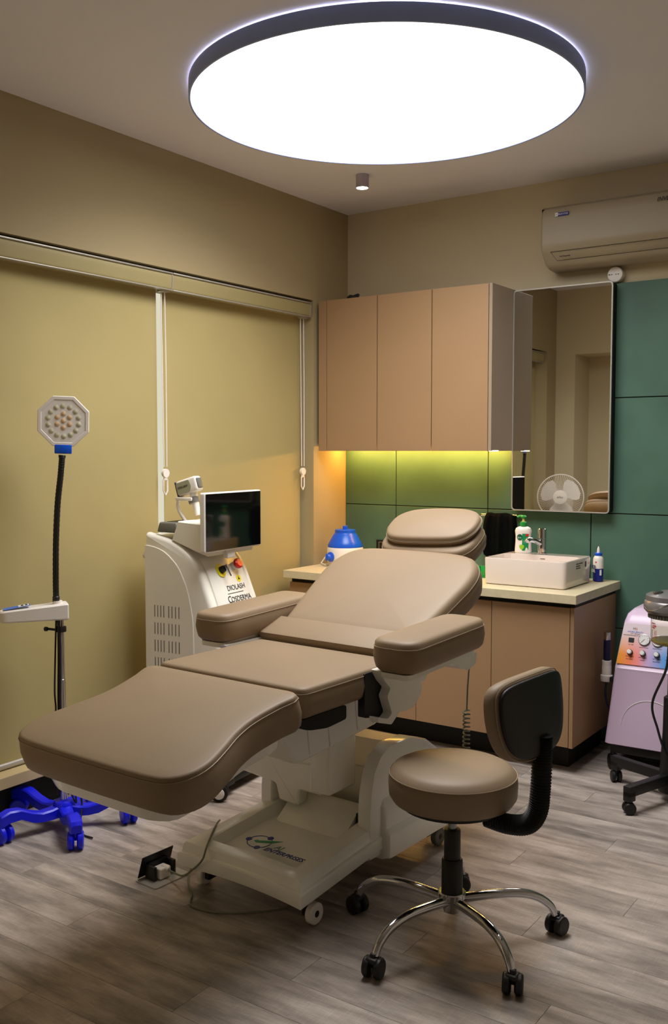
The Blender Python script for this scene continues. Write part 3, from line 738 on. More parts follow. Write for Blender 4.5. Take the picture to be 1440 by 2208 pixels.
# hand control cable with coil, power lead
b = B(); pts = [(.425, .79, .79), (.410, .80, .73), (.404, .80, .65), (.402, .80, .572)]
for k in range(160):
    a = k * .75; z = .568 - .00185 * k; pts.append((.395 + .012 * math.cos(a), .81 + .012 * math.sin(a), z))
pts += [(.38, .80, .23), (.30, .86, .12), (.27, .90, .12)]
b.tube(pts, .0032, 5); b.build('control_cable', M_cable, CH)
b = B(); c0 = Vector((-2.005, 2.34, 0)); rm = Matrix.Rotation(R(2.5), 4, 'Z')
wp = [(-2.303, 2.60, .165), (-2.235, 2.50, .19), (-2.17, 2.385, .176), (-2.148, 2.338, .15), (-2.20, 2.352, .10), (-2.27, 2.372, .05), (-2.335, 2.395, .035), (-2.385, 2.402, .035)]
wp = [rm @ (Vector(p) - c0) for p in wp]
def spline(p, n=8):
    out = []
    for i in range(len(p) - 1):
        p0, p1, p2, p3 = (Vector(p[max(0, min(len(p) - 1, i + k))]) for k in (-1, 0, 1, 2))
        for j in range(n):
            t_ = j / n; out.append(.5 * (2 * p1 + (p2 - p0) * t_ + (2 * p0 - 5 * p1 + 4 * p2 - p3) * t_ ** 2 + (-p0 + 3 * p1 - 3 * p2 + p3) * t_ ** 3))
    out.append(Vector(p[-1])); return out
b.tube(spline(wp), .0034, 6)
wp2 = [(-2.335, 2.52, .05), (-2.335, 2.475, .012), (-2.285, 2.415, .004), (-2.215, 2.356, .004), (-2.182, 2.313, .004), (-2.155, 2.293, .004), (-2.09, 2.298, .004), (-2.04, 2.318, .004), (-1.97, 2.37, .004), (-1.90, 2.45, .004), (-1.87, 2.55, .02)]
b.tube(spline([rm @ (Vector(p) - c0) for p in wp2]), .0034, 6)
b.build('power_lead', M_cable, CH)

# pop-up floor outlet
t = thing('floor_outlet', 'open pop-up floor socket with a white plug left of chair base', 'outlet', (-2.395, 2.395, 0))
FT2 = Matrix.Translation((-2.395, 2.40, 0)) @ Matrix.Rotation(R(-4), 4, 'Z')
b = B(T=FT2); b.prism(round_poly([(-.055, -.082), (.055, -.082), (.055, .082), (-.055, .082)], .012, 4), .0004, .005); b.build('plate', M_alu, t, world=True)
b = B(T=FT2 @ TR(-.052, 0, .008) @ Matrix.Rotation(R(-72), 4, 'Y')); b.box((0, -.072, -.003), (.085, .072, .0), .002); b.build('lid', M_black, t, world=True)
b = B(T=FT2 @ TR(-.005, 0, .005)); b.box((-.032, -.05, 0), (.018, -.038, .05), .002); b.box((-.032, .038, 0), (.018, .05, .05), .002); b.box((-.032, -.04, 0), (-.02, .04, .055), .002); b.build('module', M_black, t, world=True)
b = B(T=FT2); b.box((-.02, -.03, .006), (.022, .02, .045), .006, 3); b.cyl((.0, .0, .04), (.03, .002, .037), .011, .007); b.build('plug', M_white, t, world=True)

# ------------------------------------------------------------------ stool
hub = Vector((-1.352, 2.60, 0))
t = thing('stool', 'low round taupe stool with black-backed backrest on chrome star base', 'stool', hub)
prof = [(.05, .438), (.165, .438), (.185, .444), (.196, .462), (.198, .50), (.1955, .524), (.193, .529), (.190, .532), (.183, .542), (.165, .551), (.12, .557), (.05, .560)]
so = B().lathe(prof, seg=64).build('seat', M_leather, t, ang=60)
B().tube([(.1955 * math.cos(a * math.pi / 32), .1955 * math.sin(a * math.pi / 32), .5275) for a in range(64)], .0016, 5, closed=True).build('seam', M_seam, so)
B().lathe([(.10, .424), (.16, .426), (.168, .4375), (.05, .4378)], seg=40).build('seat_plate', M_blackmat, t)
B().lathe([(.0135, .34), (.0135, .43)], seg=20).build('gas_rod', M_steel, t)
b = B(); b.lathe([(.024, .255), (.0255, .257), (.0255, .345), (.0235, .349), (.0135, .349)], seg=24); b.lathe([(.03, .140), (.033, .142), (.0325, .252), (.029, .257)], seg=24); b.build('sleeve', M_black, t)
B().lathe([(.022, .088), (.026, .09), (.030, .125), (.042, .135), (.043, .150), (.040, .154)], seg=28).build('hub', M_chrome, t)
rr = .335
for k in range(5):
    a = R(-32 + 72 * k); d = Vector((math.cos(a), math.sin(a), 0)); dn = Vector((-math.sin(a), math.cos(a), 0))
    pts = spline([d * .03 + Vector((0, 0, .128)), d * .13 + Vector((0, 0, .137)), d * .21 + Vector((0, 0, .137)), d * .27 + Vector((0, 0, .122)), d * .312 + Vector((0, 0, .092)), d * .328 + Vector((0, 0, .062))], 6)
    lg = B().tube(pts, lambda u: .0165 - .004 * u, 14, flat=.95).build('leg', M_chrome, t)
    sw = [.9, 2.2, .2, 1.2, 2.0][k]
    c = caster(t, (d * rr).to_2d(), a + sw, r=.03, w=.062)
    c.cyl(d * .328 + Vector((0, 0, .045)), d * .328 + Vector((0, 0, .064)), .011)
    c.box(d * rr + Vector((-.02, -.02, .044)), d * rr + Vector((.02, .02, .061)), .008, 3)
    c.build('caster', M_black, t)
# bellows and backrest, on the +x side of the seat
ph = R(-5); d = Vector((math.cos(ph), math.sin(ph), 0)); dn = Vector((-math.sin(ph), math.cos(ph), 0)); Z = Vector((0, 0, 1))
path = spline([d * .12 + Z * .416, d * .19 + Z * .412, d * .255 + Z * .428, d * .288 + Z * .475, d * .297 + Z * .55, d * .300 + Z * .64, d * .300 + Z * .70], 20)
b = B(); b.tube(path, lambda u: .0225 + .0045 * (1 if int(u * 120) % 2 else 0), 14, flat=1.15); b.build('bellows', M_rubber, t, ang=20)
bp = smooth_poly([(.0, -.125), (.09, -.12), (.15, -.09), (.182, -.03), (.19, .04), (.178, .09), (.13, .112), (0, .118), (-.13, .112), (-.178, .09), (-.19, .04), (-.182, -.03), (-.15, -.09), (-.09, -.12)], 72)
rotm = Matrix((dn, Z, d)).transposed().to_4x4()
PTm = Matrix.Translation(d * .272 + Z * .757) @ rotm @ Matrix.Rotation(R(-6), 4, 'X')
def curved_pad(poly, z0, z1, r, curve=.6):
    b = B(); ctr = Vector((0, 0)); rs = []
    for ins, z, sc in ((r, z0, .4), (r, z0, .8), (r * .3, z0 + r * .3, 1), (0, z0 + r, 1), (0, z1 - r, 1), (r * .3, z1 - r * .3, 1), (r, z1, 1), (r, z1 + .004, .75), (r, z1 + .006, .4)):
        q = inset(poly, ins) if ins else poly
        rs.append([(p[0] * sc, p[1] * sc, z - curve * (p[0] * sc) ** 2 * 1.0) for p in q])
    b.rings(rs); return b
c = curved_pad(bp, -.035, .010, .014); c.T = PTm; bmesh.ops.transform(c.bm, matrix=PTm, verts=c.bm.verts); bo = c.build('backrest', M_leather, t, ang=50)
c = curved_pad(inset(bp, .010), .012, .024, .005); bmesh.ops.transform(c.bm, matrix=PTm, verts=c.bm.verts); c.build('back_shell', M_black, t, ang=50)
c = B(T=PTm); c.tube([(p[0], p[1], .0095 - .6 * p[0] ** 2) for p in inset(bp, .003)], .0018, 5, closed=True); c.build('seam', M_seam, bo)

# ------------------------------------------------------------------ light-therapy lamp on blue star base
lp = Vector((-3.062, 2.518, 0))
t = thing('therapy_lamp', 'octagonal LED therapy lamp with gooseneck and blue wheeled star base', 'lamp', lp)
b = B(); b.lathe([(.045, .048), (.047, .052), (.045, .094), (.037, .106), (.018, .112)], seg=10); b.build('hub', M_blue, t)
for k in range(5):
    a = R(-30.4 + 72 * k); T = Matrix.Rotation(a, 4, 'Z')
    def sec(x, zt, zb, w): return [(x, -w, zb), (x, w, zb), (x, w, zt - .006), (x, w - .006, zt), (x, -w + .006, zt), (x, -w, zt - .006)]
    b = B(T=T); b.rings([sec(.02, .096, .050, .026), sec(.06, .087, .047, .025), sec(.10, .085, .048, .024), sec(.14, .097, .056, .024), sec(.19, .120, .082, .024), sec(.235, .124, .080, .025), sec(.27, .112, .068, .024), sec(.28, .100, .070, .019)])
    lg = b.build('leg', M_blue, t, ang=30)
    p = Vector((math.cos(a), math.sin(a), 0)) * .255
    c = caster(t, p.to_2d(), a + [1.35, .4, .8, 2.2, .25][k], r=.036, w=.064); c.cyl(p + Vector((0, 0, .05)), p + Vector((0, 0, .085)), .013)
    c.build('caster', M_blue, t)
B().lathe([(.0145, .100), (.0145, .60), (.0125, .601), (.0125, .85)], seg=20).build('pole', M_chrome, t)
kb = B(); kb.cyl((-.012, -.012, .80), (-.042, -.03, .803), .005); kb.lathe([(.006, 0), (.009, .004), (.009, .014), (.005, .017)], T=Matrix.Translation((-.040, -.030, .803)) @ Vector((-.8, -.6, 0)).to_track_quat('Z', 'Y').to_matrix().to_4x4(), seg=14)
kb.box((-.016, -.016, .79), (.016, .016, .815), .004); kb.build('clamp_knob', M_black, t)
hd_ = Vector((.565, .825, 0)).normalized(); hn = Vector((hd_.y, -hd_.x, 0))
HT_ = Matrix.Translation((-.018, -.010, 0)) @ Matrix((hd_, hn, Vector((0, 0, 1)))).transposed().to_4x4()
top = round_poly([(-.215, -.036), (.048, -.040), (.048, .040), (-.215, .036)], [.034, .008, .008, .034], 6)
b = B(T=HT_); b.rings([[(u, v, .842) for u, v in inset(top, .006)], [(u, v, .848) for u, v in top], [(u, v, .880 + .022 * min(1, max(0, (u + .215) / .15))) for u, v in top], [(u, v, .886 + .022 * min(1, max(0, (u + .215) / .15))) for u, v in inset(top, .006)]])
b.lathe([(.02, .90), (.0185, .916)], c=(0.008, 0, 0), seg=20); cb = b.build('control_box', M_white, t)
dsp = B(T=HT_ @ TR(-.135, 0, .9005) @ Matrix.Rotation(R(-8.4), 4, 'Y')); dsp.box((-.062, -.024, 0), (.038, .024, .0012)); do = dsp.build('display_sticker', M_blueprint, cb, smooth=False)
dsp = B(T=HT_ @ TR(-.135, 0, .9015) @ Matrix.Rotation(R(-8.4), 4, 'Y')); dsp.box((-.006, -.02, 0.0005), (.034, .02, .0016)); dsp.build('display', M_paper, do, smooth=False)
for xx_ in (.004, .02): 
    dsp = B(T=HT_ @ TR(-.135, 0, .9015) @ Matrix.Rotation(R(-8.4), 4, 'Y')); dsp.box((xx_, -.012, 0.0012), (xx_ + .009, .012, .0024)); dsp.build('digit', M_black, do, smooth=False)
nk = spline([(-.016, -.008, .912), (-.016, -.008, 1.0), (-.013, -.006, 1.15), (-.004, -.002, 1.30), (.008, .006, 1.42), (.014, .010, 1.495)], 16)
b = B(); b.tube(nk, lambda u: .0115 + (.0011 if int(u * 80) % 2 else 0) + (.002 if u < .07 or u > .95 else 0), 12); b.build('gooseneck', M_black, t, ang=20)
hc = Vector((.020, .014, 1.628)); vz = Vector((3.04, -2.53, -.10)).normalized()
OT = face(hc, vz.cross(Z) * -1, Z)
right = Z.cross(vz).normalized(); upv = vz.cross(right).normalized()
OT = Matrix((right, upv, vz)).transposed().to_4x4(); OT.translation = hc
OT = OT @ Matrix.Rotation(R(-1.5), 4, 'Z')
b = B(T=OT); b.box((-.033, -.128, -.02), (.033, -.092, .006), .004); b.build('head_bracket', M_blue2, t)
oc = lambda r_: [(r_ * math.cos(R(22.5 + 45 * i)), r_ * math.sin(R(22.5 + 45 * i))) for i in range(8)]
b = B(T=OT); b.rings([[(u, v, z) for u, v in oc(r_)] for r_, z in ((.098, -.03), (.106, -.024), (.106, .0), (.1035, .0035), (.092, .0035), (.090, .001))]); ho = b.build('lamp_head', M_white, t, ang=20)
def led(x, y_, mt):
    b = B(T=OT @ TR(x, y_, .001)); b.lathe([(.0105, .0003), (.0100, .0012), (.008, .0018), (.005, .0034), (.002, .004)], seg=14); b.build('led', mt, ho)
for k in range(14): led(.0595 * math.cos(R(90 + k * 360 / 14 + 2)), .0595 * math.sin(R(90 + k * 360 / 14 + 2)), M_led)
led(0, .002, M_ledw)
for k in range(6): led(.0270 * math.cos(R(90 + k * 60)), .002 + .0270 * math.sin(R(90 + k * 60)), M_ledw)
b = B()
b.tube(spline([(-.006, -.018, .85), (-.014, -.02, .68), (-.018, -.022, .55), (-.013, -.022, .48), (-.024, -.024, .42), (-.012, -.024, .34), (-.014, -.02, .22), (-.01, -.02, .13)], 8), .0038, 6)
b.tube(spline([(.004, -.018, .85), (.005, -.019, .70), (.0, -.02, .5), (.006, -.02, .3), (.012, -.02, .16), (.045, .03, .15), (.06, .04, .09), (.12, -.02, .012), (.2, -.03, .006)], 8), .0038, 6)
b.tube(spline([(.006, -.016, .85), (.010, -.016, .70), (.008, -.018, .5), (.012, -.016, .3), (.03, .0, .17), (.05, .02, .10), (.03, .03, .16), (.055, .045, .12)], 8), .0038, 6)
b.build('cord', M_black, t)

# ------------------------------------------------------------------ laser machine (local: x = towards its front, y = its width)
LM = thing('laser_machine', 'white laser hair-removal machine with tilted touchscreen before the blinds', 'laser machine', (-3.18, 3.094, 0), R(6))
ROOT[LM.name] = Vector((0, 0, 0)); W = .372
prof = [(.0, .05), (.0, 1.135), (.012, 1.144), (.06, 1.136), (.15, 1.112), (.231, 1.064), (.294, .995), (.342, .889), (.379, .789), (.405, .66), (.415, .50), (.418, .30), (.418, .05)]
# denser front curve
pf = [tuple(p) for p in [Vector(q) for q in prof]]
def crv(p, n=4):
    out = []
    for i in range(len(p) - 1):
        p0, p1, p2, p3 = (Vector(p[max(0, min(len(p) - 1, i + k))]) for k in (-1, 0, 1, 2))
        for j in range(n):
            t_ = j / n; out.append(tuple(.5 * (2 * p1 + (p2 - p0) * t_ + (2 * p0 - 5 * p1 + 4 * p2 - p3) * t_ ** 2 + (-p0 + 3 * p1 - 3 * p2 + p3) * t_ ** 3)))
    out.append(tuple(p[-1])); return out
curve = crv(prof[3:], 4); body = prof[:3] + curve
b = B(); rs = []
for yy, ins in ((0, .018), (.004, .007), (.014, 0), (.030, 0), (.036, .009), (W - .036, .009), (W - .030, 0), (W - .014, 0), (W - .004, .007), (W, .018)):
    rs.append([(u, yy, v) for u, v in (inset(body, ins) if ins else body)])
b.rings(rs); b.build('body', M_machine, LM, ang=40)
# slightly proud front panel
fp_ = [p for p in curve if p[1] < 1.03]
b = B(); pn = inset(body, -.002); fr = [p for p in pn if p[0] > .25 and p[1] < 1.035 and p[1] > .06]; bkp = [(p[0] - .02, p[1]) for p in reversed(fr)]
b.rings([[(u, .058, v) for u, v in inset(fr + bkp, .004)], [(u, .063, v) for u, v in fr + bkp], [(u, W - .048, v) for u, v in fr + bkp], [(u, W - .043, v) for u, v in inset(fr + bkp, .004)]]); fpan = b.build('front_panel', M_machine, LM, ang=40)
sd = round_poly([(.004, .20), (.004, 1.088), (.06, 1.083), (.12, 1.062), (.192, 1.002), (.242, .902), (.272, .77), (.274, .635), (.270, .20)], [.005, .01, .03, .03, .04, .04, .05, .05, .01], 4)
b = B(); b.prism(sd, -.0045, .012, (0, 2, 1), bev=.002); spn = b.build('side_panel', M_machine, LM)
b = B()
for r_ in range(7):
    for u in (.059, .076, .093, .110, .138, .156, .176, .195): b.box((u - .0016, -.0049, .765 - .079 * r_), (u + .0016, -.003, .818 - .079 * r_))
b.build('vent_slot', M_inkblue if False else M_blackmat, spn, smooth=False)
def fr_at(y_, z, off=.003):
    for a, c in zip(fr, fr[1:]):
        if (a[1] - z) * (c[1] - z) <= 0:
            f = (z - a[1]) / (c[1] - a[1] + 1e-9); p = Vector(a).lerp(Vector(c), f); tg_ = (Vector(a) - Vector(c)).normalized()
            n_ = Vector((tg_.y, 0, -tg_.x)); up_ = Vector((tg_.x, 0, tg_.y))
            if n_.x < 0: n_ = -n_
            return face(Vector((p.x, y_, p.y)) + n_ * off, (0, 1, 0), up_)
    return face((.3, y_, z), (0, 1, 0), (0, 0, 1))
b = B(T=fr_at(.155, .972, 0)); b.lathe([(.033, 0), (.033, .002)], seg=28); b.build('key_ring_plate', M_yel, LM)
b = B(T=fr_at(.158, .972, .002)); b.lathe([(.017, 0), (.016, .012), (.014, .022)], seg=20); b.build('key_switch', M_black, LM)
b = B(T=fr_at(.158, .972, .022)); b.box((-.0025, -.012, 0), (.0025, .012, .020), .001); b.lathe([(.009, .012), (.009, .015)], seg=14); b.cyl((.003, -.008, .014), (.006, -.045, .012), .0035); b.build('key', M_steel, LM)
b = B(T=fr_at(.262, .980, 0)); b.lathe([(.019, 0), (.019, .018)], seg=20); b.build('stop_collar', M_white, LM)
b = B(T=fr_at(.262, .980, .018)); b.lathe([(.012, 0), (.022, .004), (.025, .010), (.024, .018), (.018, .023)], seg=28); b.build('stop_button', M_red, LM)
b = B(T=fr_at(.268, .925, 0)); b.lathe([(.017, 0), (.017, .0012)], seg=24); ys = b.build('warning_sticker', M_yel, LM)
b = B(T=fr_at(.268, .925, .0013)); b.prism([(-.009, -.006), (.009, -.006), (0, .010)], 0, .0004); b.build('warning_mark', M_ink, ys, smooth=False)
text('DIOLASH', .034, fr_at(.226, .890, .0012), M_ink, LM, sx=1.0)
b = B(T=fr_at(.226, .868, .001)); b.box((-.078, -.0011, 0), (.045, .0011, .0006)); b.build('rule_line', M_ink, LM, smooth=False)
text('C', .046, fr_at(.150, .842, .0012), M_ink, LM, sx=.9); text('OSDERMA', .036, fr_at(.238, .840, .0012), M_ink, LM, sx=.95)
# console under the screen
b = B(); cs = [(.150, 1.114), (.185, 1.200), (.345, 1.19), (.345, 1.05), (.285, 1.068)]
b.prism(cs, .006, W - .006, (0, 2, 1), bev=.004); b.build('console', M_machine, LM)
# touchscreen
b = B(); q = round_poly([(-.050, 1.070), (.392, 1.070), (.392, 1.331), (-.050, 1.331)], .010, 5); b.prism(q, .346, .374, (1, 2, 0), bev=.004); sc_ = b.build('screen_housing', M_white, LM)
b = B(); q2 = inset(q, .006); b.prism(q2, .3735, .3752, (1, 2, 0)); b.build('screen', M_blackgloss, LM)
b = B(); b.box((.335, .14, 1.03), (.36, .20, 1.08), .005); b.build('screen_neck', M_white, LM)
# grey tray with slot
b = B(); b.box((.062, .01, 1.146), (.175, .20, 1.192), .008, 3, taper=(.86, .92)); gt_ = b.build('top_tray', M_grey, LM)
b = B(); b.box((.09, .05, 1.1915), (.15, .15, 1.1935), .001); b.build('tray_slot', M_black, gt_, smooth=False)
# handpiece in its holder
hpT = Matrix.Translation((.160, .13, 1.352)) @ Matrix.Rotation(R(-16), 4, 'Y')
b = B(T=hpT); b.box((-.062, -.026, -.034), (.056, .026, .036), .012, 3, taper=(1, .9)); hp = b.build('handpiece', M_white, LM)
b = B(T=hpT); b.prism(round_poly([(-.056, -.03), (.012, -.03), (.026, -.005), (.02, .026), (-.056, .026)], .008, 3), -.0275, -.0255, (0, 2, 1)); hg = b.build('grip_panel', mat('sage_grey', (172, 172, 150), .4), hp)
b = B(T=hpT); b.box((-.066, -.022, -.034), (-.06, .022, .034), .002); b.build('handpiece_tip', M_navy, hp)
b = B(T=hpT); b.box((.054, -.018, -.022), (.060, .018, .024), .004); b.build('handpiece_end', M_grey, hp)
text('DIOLASH', .014, hpT @ face((-.02, -.0282, .002), (1, 0, 0), (0, 0, 1)), M_ink, hp)
b = B(); b.cyl((.178, .13, 1.325), (.205, .13, 1.222), .019, .013, 16); b.build('handpiece_neck', M_white, LM)
b = B(); b.cyl((.176, .13, 1.300), (.186, .13, 1.276), .026, .025, 20); b.build('holder_ring', M_grey, LM)
b = B(); b.box((.098, .100, 1.285), (.19, .135, 1.302), .005); b.build('holder_arm', M_white, LM)
b = B(); b.tube(spline([(.106, .118, 1.293), (.100, .118, 1.262), (.115, .12, 1.225), (.150, .122, 1.185), (.19, .125, 1.165)], 6), .0085, 10); b.build('holder_post', M_white, LM)
b = B(); b.box((.03, -.02, .04), (.44, W + .02, .075), .01); b.build('chassis', M_black, LM)
for (u, v) in ((.05, .0), (.05, W), (.445, -.055), (.445, W + .055)):
    c = caster(LM, (u, v), -1.1, r=.038, w=.05); c.box((u - .04, min(max(v, .0), W) - .05, .045), (u + .01, min(max(v, 0), W) + .05, .072), .006); c = c.build('caster', M_black, LM)
    w = B(T=Matrix.Translation((u + .0114, v - .0223, .038)) @ Vector((.454, -.891, 0)).to_track_quat('Z', 'Y').to_matrix().to_4x4()); w.lathe([(.024, -.002), (.024, .0025), (.02, .005)], seg=20); w.build('wheel_hub', M_white, c)
b = B(); b.cyl((-.014, .02, 1.04), (.002, .02, 1.04), .018, seg=16); b.build('side_knob', M_machine, LM)

# ------------------------------------------------------------------ hydra facial machine (bottom right)
HM = thing('facial_machine', 'pale lilac facial machine with colourful sloping control panel by wall', 'facial machine', (-1.503, 4.43, 0), R(2))
ROOT[HM.name] = Vector((0, 0, 0)); w0, w1 = .48, .37; cxm = .24
def hsec(z, y0, y1, hw, r=.03): return [(cxm + u, v, z) for u, v in round_poly([(-hw, y0), (hw, y0), (hw, y1), (-hw, y1)], r, 5)]
b = B(); b.rings([hsec(.128, .006, .36, .238), hsec(.132, 0, .366, .243), hsec(.30, .012, .368, .226), hsec(.478, .024, .37, .209), hsec(.492, .022, .37, .208), hsec(.506, .032, .37, .207), hsec(.60, .066, .37, .199), hsec(.70, .102, .37, .189), hsec(.735, .125, .37, .180), hsec(.757, .160, .365, .160), hsec(.762, .19, .34, .13)]); b.build('body', M_lilac, HM, ang=40)
# sloping panel
slope = math.atan2(.070, .194)
PTm2 = TR(cxm, .034, .512) @ rotx(R(90) - slope)
tp = [(-.198, .0), (.182, .0), (.164, .196), (-.180, .196)]
b = B(T=TR(cxm, .031, .512)); 
def pp(u, v, o): return (u, v * math.sin(slope) - o * math.cos(slope), v * math.cos(slope) + o * math.sin(slope))
b.rings([[pp(u, v, -.004) for u, v in tp], [pp(u, v, .0025) for u, v in tp]]); pn_ = b.build('control_panel', M_grad, HM, smooth=False)
def pf2(u, v, o=.003): return face(Vector((cxm, .031, .512)) + Vector(pp(u, v, o)), (1, 0, 0), (0, math.sin(slope), math.cos(slope)))
for i, u in enumerate((-.140, -.080, -.016, .042, .10)):
    b = B(T=pf2(u, .058)); b.lathe([(.0135, 0), (.0135, .008)], seg=20); k_ = b.build('knob_skirt', M_black, pn_)
    b = B(T=pf2(u, .058, .011)); b.lathe([(.011, 0), (.0105, .012), (.009, .0135)], seg=20); b.build('knob', M_paper, pn_)
    text('MIN        MAX', .006, pf2(u, .038), M_ink, pn_); text(['Flow Adjust', 'Vacuum', 'Spray Power', 'Intensity', 'RF'][i], .0065, pf2(u, .026), M_ink, pn_)
for u in (-.080, -.018):
    b = B(T=pf2(u, .122)); b.lathe([(.0255, 0), (.0265, .004), (.0265, .006), (.024, .0065)], seg=32); gg = b.build('gauge', M_steel, pn_)
    b = B(T=pf2(u, .122, .0095)); b.lathe([(.0245, 0), (.0243, .0004)], seg=32); b.build('gauge_dial', M_paper, gg)
    b = B(T=pf2(u, .122, .0102)); b.box((-.001, -.004, 0), (.001, .017, .0005), T=Matrix.Rotation(R(140), 4, 'Z'))
    for k in range(9):
        a = R(225 - 33.75 * k); b.box((-.0006, .017, 0), (.0006, .021, .0004), T=Matrix.Rotation(a - R(90), 4, 'Z'))
    b.build('gauge_needle', M_ink, gg, smooth=False)
    text('Vacuum Pressure', .006, pf2(u, .086), M_ink, pn_)
for u in (-.140, .042):
    b = B(T=pf2(u, .116)); b.box((-.0125, -.0105, 0), (.0125, .0105, .002)); b.build('rocker_switch', M_black, pn_, smooth=False)
text('ON  OFF', .006, pf2(-.140, .094), M_ink, pn_)
text('H', .018, pf2(-.125, .171), M_grey, pn_, align='RIGHT'); text('6', .018, pf2(-.125, .171), mat('coral_print', (230, 130, 100), .4), pn_, align='LEFT')
text('HYDRA BEAUTY', .010, pf2(-.125, .155), M_blueprint, pn_); text('6 in 1 skin care', .007, pf2(-.125, .147), M_ink, pn_)
text('MULTIFUNCTION BEAUTY INSTRUMENT', .006, pf2(-.125, .138), M_ink, pn_)
arc = []
for k in range(25):
    a = R(180 - 7.5 * k); u = cxm - .03 + .135 * math.cos(a); z = .225 + .13 * math.sin(a); arc.append((u, .012 * (z - .132) / .168 - .0005 if z < .3 else .012 + (z - .3) * .0674 - .0005, z))
B().tube(arc, .0016, 5).build('relief_arc', M_paper, HM)
b = B(); b.box((.02, .03, .08), (.46, .33, .128), .008); b.build('chassis', M_black, HM)
for (u, v) in ((.03, .045), (.45, .045), (.03, .31), (.45, .31)):
    c = caster(HM, (u, v), .5, r=.036, w=.045); c.cyl((u, v, .06), (u, v, .085), .012); c.build('caster', M_black, HM)
# handpiece hanging on its left flank
b = B(); b.box((-.016, .10, .40), (.012, .15, .425), .004); b.build('holder', M_black, HM)
def hh(prof, name, mt, par): return B().lathe(prof, c=(-.030, .12, 0), seg=20).build(name, mt, par)
hq = hh([(.0135, .50), (.0165, .502), (.0165, .60), (.015, .602)], 'pen_body', M_navy, HM)
hh([(.016, .602), (.0165, .603), (.0165, .637), (.014, .639)], 'pen_top', M_chrome, hq)
hh([(.022, .478), (.022, .50), (.017, .501)], 'pen_collar', M_white, hq)
hh([(.023, .432), (.023, .472), (.0215, .478)], 'pen_sleeve', M_white, hq)
hh([(.028, .400), (.029, .402), (.029, .428), (.023, .432)], 'pen_holder_ring', M_white, hq)
B().tube(spline([(-.030, .12, .40), (-.034, .12, .34), (-.025, .12, .29), (.0, .13, .25)], 6), .005, 8).build('pen_tube', M_navy, hq)

# ------------------------------------------------------------------ facial steamer on a black wheeled stand
sh_ = Vector((-1.133, 4.207, 0))
t = thing('facial_steamer', 'grey facial steamer with glass water jar on black wheeled stand', 'steamer', sh_)
B().lathe([(.045, .035), (.05, .04), (.047, .10), (.036, .30), (.034, .45), (.020, .46), (.018, .66)], seg=24).build('post', M_black, t)
for a, L_ in ((math.atan2(.095, -.268), .284), (math.atan2(-.266, -.093), .282), (math.atan2(-.095, .268), .284), (math.atan2(.266, .093), .17)):
    T = Matrix.Rotation(a, 4, 'Z')
    b = B(T=T); b.box((.02, -.018, .075), (L_ + .02, .018, .120), .004); b.box((L_ - .02, -.018, .055), (L_ + .02, .018, .10), .004); b.build('leg', M_black, t)
    p = Vector((math.cos(a), math.sin(a), 0)) * L_
    c = caster(t, p.to_2d(), a + .9, r=.026, w=.05); c.cyl(p + Vector((0, 0, .03)), p + Vector((0, 0, .06)), .01); c.build('caster', M_black, t)
# jar with water, collar, head
jr = .094
b = B(); b.rings([[(r_ * math.cos(2 * math.pi * i / 40), r_ * math.sin(2 * math.pi * i / 40), z) for i in range(40)] for r_, z in ((.02, .6835), (jr - .012, .6835), (jr, .6945), (jr, .795), (jr - .0015, .795), (jr - .0015, .695), (jr - .0125, .6847), (.02, .6847))]); jo = b.build('glass_jar', M_jar, t)
B().lathe([(.02, .6850), (jr - .013, .6850), (jr - .003, .694), (jr - .003, .701), (.02, .701)], seg=40).build('water', M_amber, jo)
B().cyl((0, 0, .688), (0, 0, .795), .012, seg=14).build('heater_rod', M_amber, jo)
vd_ = Vector((-1.133, 4.207, 0)); tocam = Vector((1.133, -4.207, 0)).normalized()
def jarT(ang, z):
    d_ = Matrix.Rotation(R(ang), 4, 'Z') @ tocam; return face(d_ * (jr + .0012) + Vector((0, 0, z)), Z.cross(d_), Z)
M_redink = mat('red_ink', (190, 20, 50), .4)
def arrow(T, par, L_=.03):
    b = B(T=T); b.box((0, -.002, 0), (L_, .002, .0006)); b.prism([(L_, -.006), (L_ + .012, 0), (L_, .006)], 0, .0006); b.build('red_arrow', M_redink, par, smooth=False)
arrow(jarT(-62, .766), jo, .02)
text('MAX', .012, jarT(-58, .775), M_redink, jo); text('MIN', .012, jarT(-58, .757), M_redink, jo)
b = B(T=jarT(-55, .732)); b.tube([(-.014, -.016, 0), (.014, -.016, 0), (.014, .016, 0), (-.014, .016, 0)], .0009, 4, closed=True); b.box((.004, -.006, 0), (.007, .012, .0006)); b.box((.004, -.013, 0), (.007, -.009, .0006)); b.build('caution_mark', M_redink, jo, smooth=False)
b = B()
for k in range(48):
    T = Matrix.Rotation(2 * math.pi * k / 48, 4, 'Z'); b.box((.100, -.0035, .797), (.1065, .0035, .812), T=T)
b.lathe([(.09, .795), (.103, .797), (.103, .813), (.09, .815)], seg=40); b.build('jar_collar', M_grey, t)
b = B(); b.lathe([(.10, .813), (.112, .818), (.124, .832), (.1255, .85), (.122, .866), (.1165, .872), (.1165, .893), (.108, .898), (.07, .908), (.03, .912)], seg=48); hd2 = b.build('steamer_head', M_greymetal, t)
wv = []
for k in range(33):
    a = -100 + 200 * k / 32; d_ = Matrix.Rotation(R(a), 4, 'Z') @ tocam; wv.append(d_ * (.1215 + .002) + Vector((0, 0, .855 + .022 * math.sin(R(a * 3.2 + 80)))))
B().tube(wv, .002, 6).build('trim_wave', M_chrome, hd2)
for a in (-60, 10, 70):
    d_ = Matrix.Rotation(R(a), 4, 'Z') @ tocam; p = d_ * .075 + Vector((0, 0, .901))
    B(T=Matrix.Translation(p)).lathe([(.016, 0), (.022, .004), (.020, .012), (.010, .016)], seg=20).build('top_knob', M_steel, hd2)
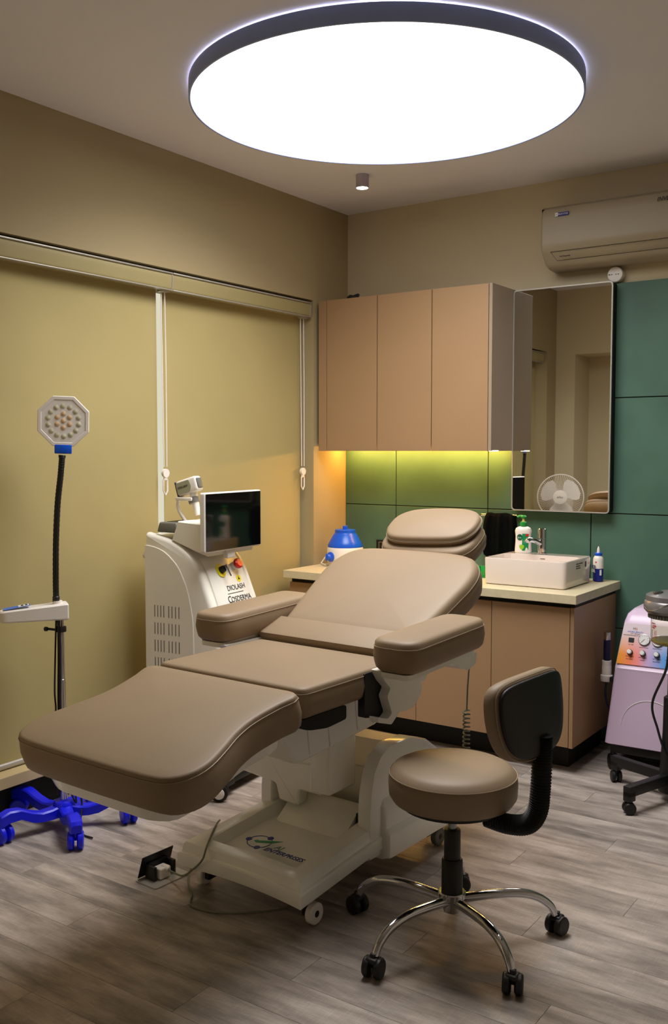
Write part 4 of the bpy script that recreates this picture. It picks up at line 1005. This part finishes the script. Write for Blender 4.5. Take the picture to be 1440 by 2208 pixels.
b = B(); d_ = Matrix.Rotation(R(-75), 4, 'Z') @ tocam
cp = [Vector((-.005, -.05, .69)), Vector((-.012, -.06, .58)), Vector((-.075, -.03, .42)), Vector((-.05, -.03, .31)), Vector((-.02, -.04, .23)), Vector((-.005, -.045, .20))]
b.tube(spline(cp, 8), .0055, 8); b.build('cord', M_black, t)

# ------------------------------------------------------------------ pedestal fan and its place by the blinds (seen in the mirror)
fx, fy, fz = -3.05, 1.77, 1.125
t = thing('pedestal_fan', 'white pedestal fan reflected in the mirror, left of frame', 'fan', (fx, fy, 0))
fd = Vector((.30, .95, 0)).normalized(); FTm = Matrix((fd.cross(Z) * -1, Z, fd)).transposed().to_4x4(); FTm.translation = Vector((0, 0, fz))
B().lathe([(.17, .0005), (.175, .01), (.16, .025), (.03, .04), (.014, .05), (.014, .95)], seg=32).build('stand', M_white, t)
b = B(T=FTm); b.lathe([(.03, -.16), (.05, -.15), (.055, -.06), (.03, -.05)], seg=24); b.box((-.014, -.19, -.13), (.014, -.02, -.10), .004); b.build('motor', M_white, t)
gd = B(T=FTm)
for zz, r_ in ((-.045, .19), (.045, .19)): gd.tube([(r_ * math.cos(2 * math.pi * k / 64), r_ * math.sin(2 * math.pi * k / 64), zz * .1) for k in range(64)], .005, 6, closed=True)
for k in range(72):
    a = 2 * math.pi * k / 72; c_, s_ = math.cos(a), math.sin(a)
    gd.tube([(.055 * c_, .055 * s_, .048), (.13 * c_, .13 * s_, .044), (.175 * c_, .175 * s_, .028), (.19 * c_, .19 * s_, .004)], .0014, 4)
gd.build('guard', M_white, t)
b = B(T=FTm); b.lathe([(.058, .044), (.058, .050), (.04, .054)], seg=28); b.build('guard_badge', M_white, t)
text('usha', .028, FTm @ TR(0, 0, .0545), M_ink, t)
for k in range(3):
    bl = []
    for (r_, a0, a1) in ((.03, -.4, .7), (.07, -.55, .85), (.12, -.6, .95), (.155, -.5, .85), (.168, -.2, .55)):
        bl.append([(r_ * math.cos(a), r_ * math.sin(a), .018 * (f - .5) * 2) for f, a in ((0, a0), (.5, (a0 + a1) / 2), (1, a1))] + [(r_ * math.cos(a), r_ * math.sin(a), .018 * (f - .5) * 2 - .002) for f, a in ((1, a1), (.5, (a0 + a1) / 2), (0, a0))])
    B(T=FTm @ Matrix.Rotation(k * 2.0944 + .3, 4, 'Z')).rings(bl).build('blade', M_white, t)
B(T=FTm).lathe([(.03, -.05), (.034, -.02), (.034, .02), (.02, .03)], seg=20).build('blade_hub', M_white, t)
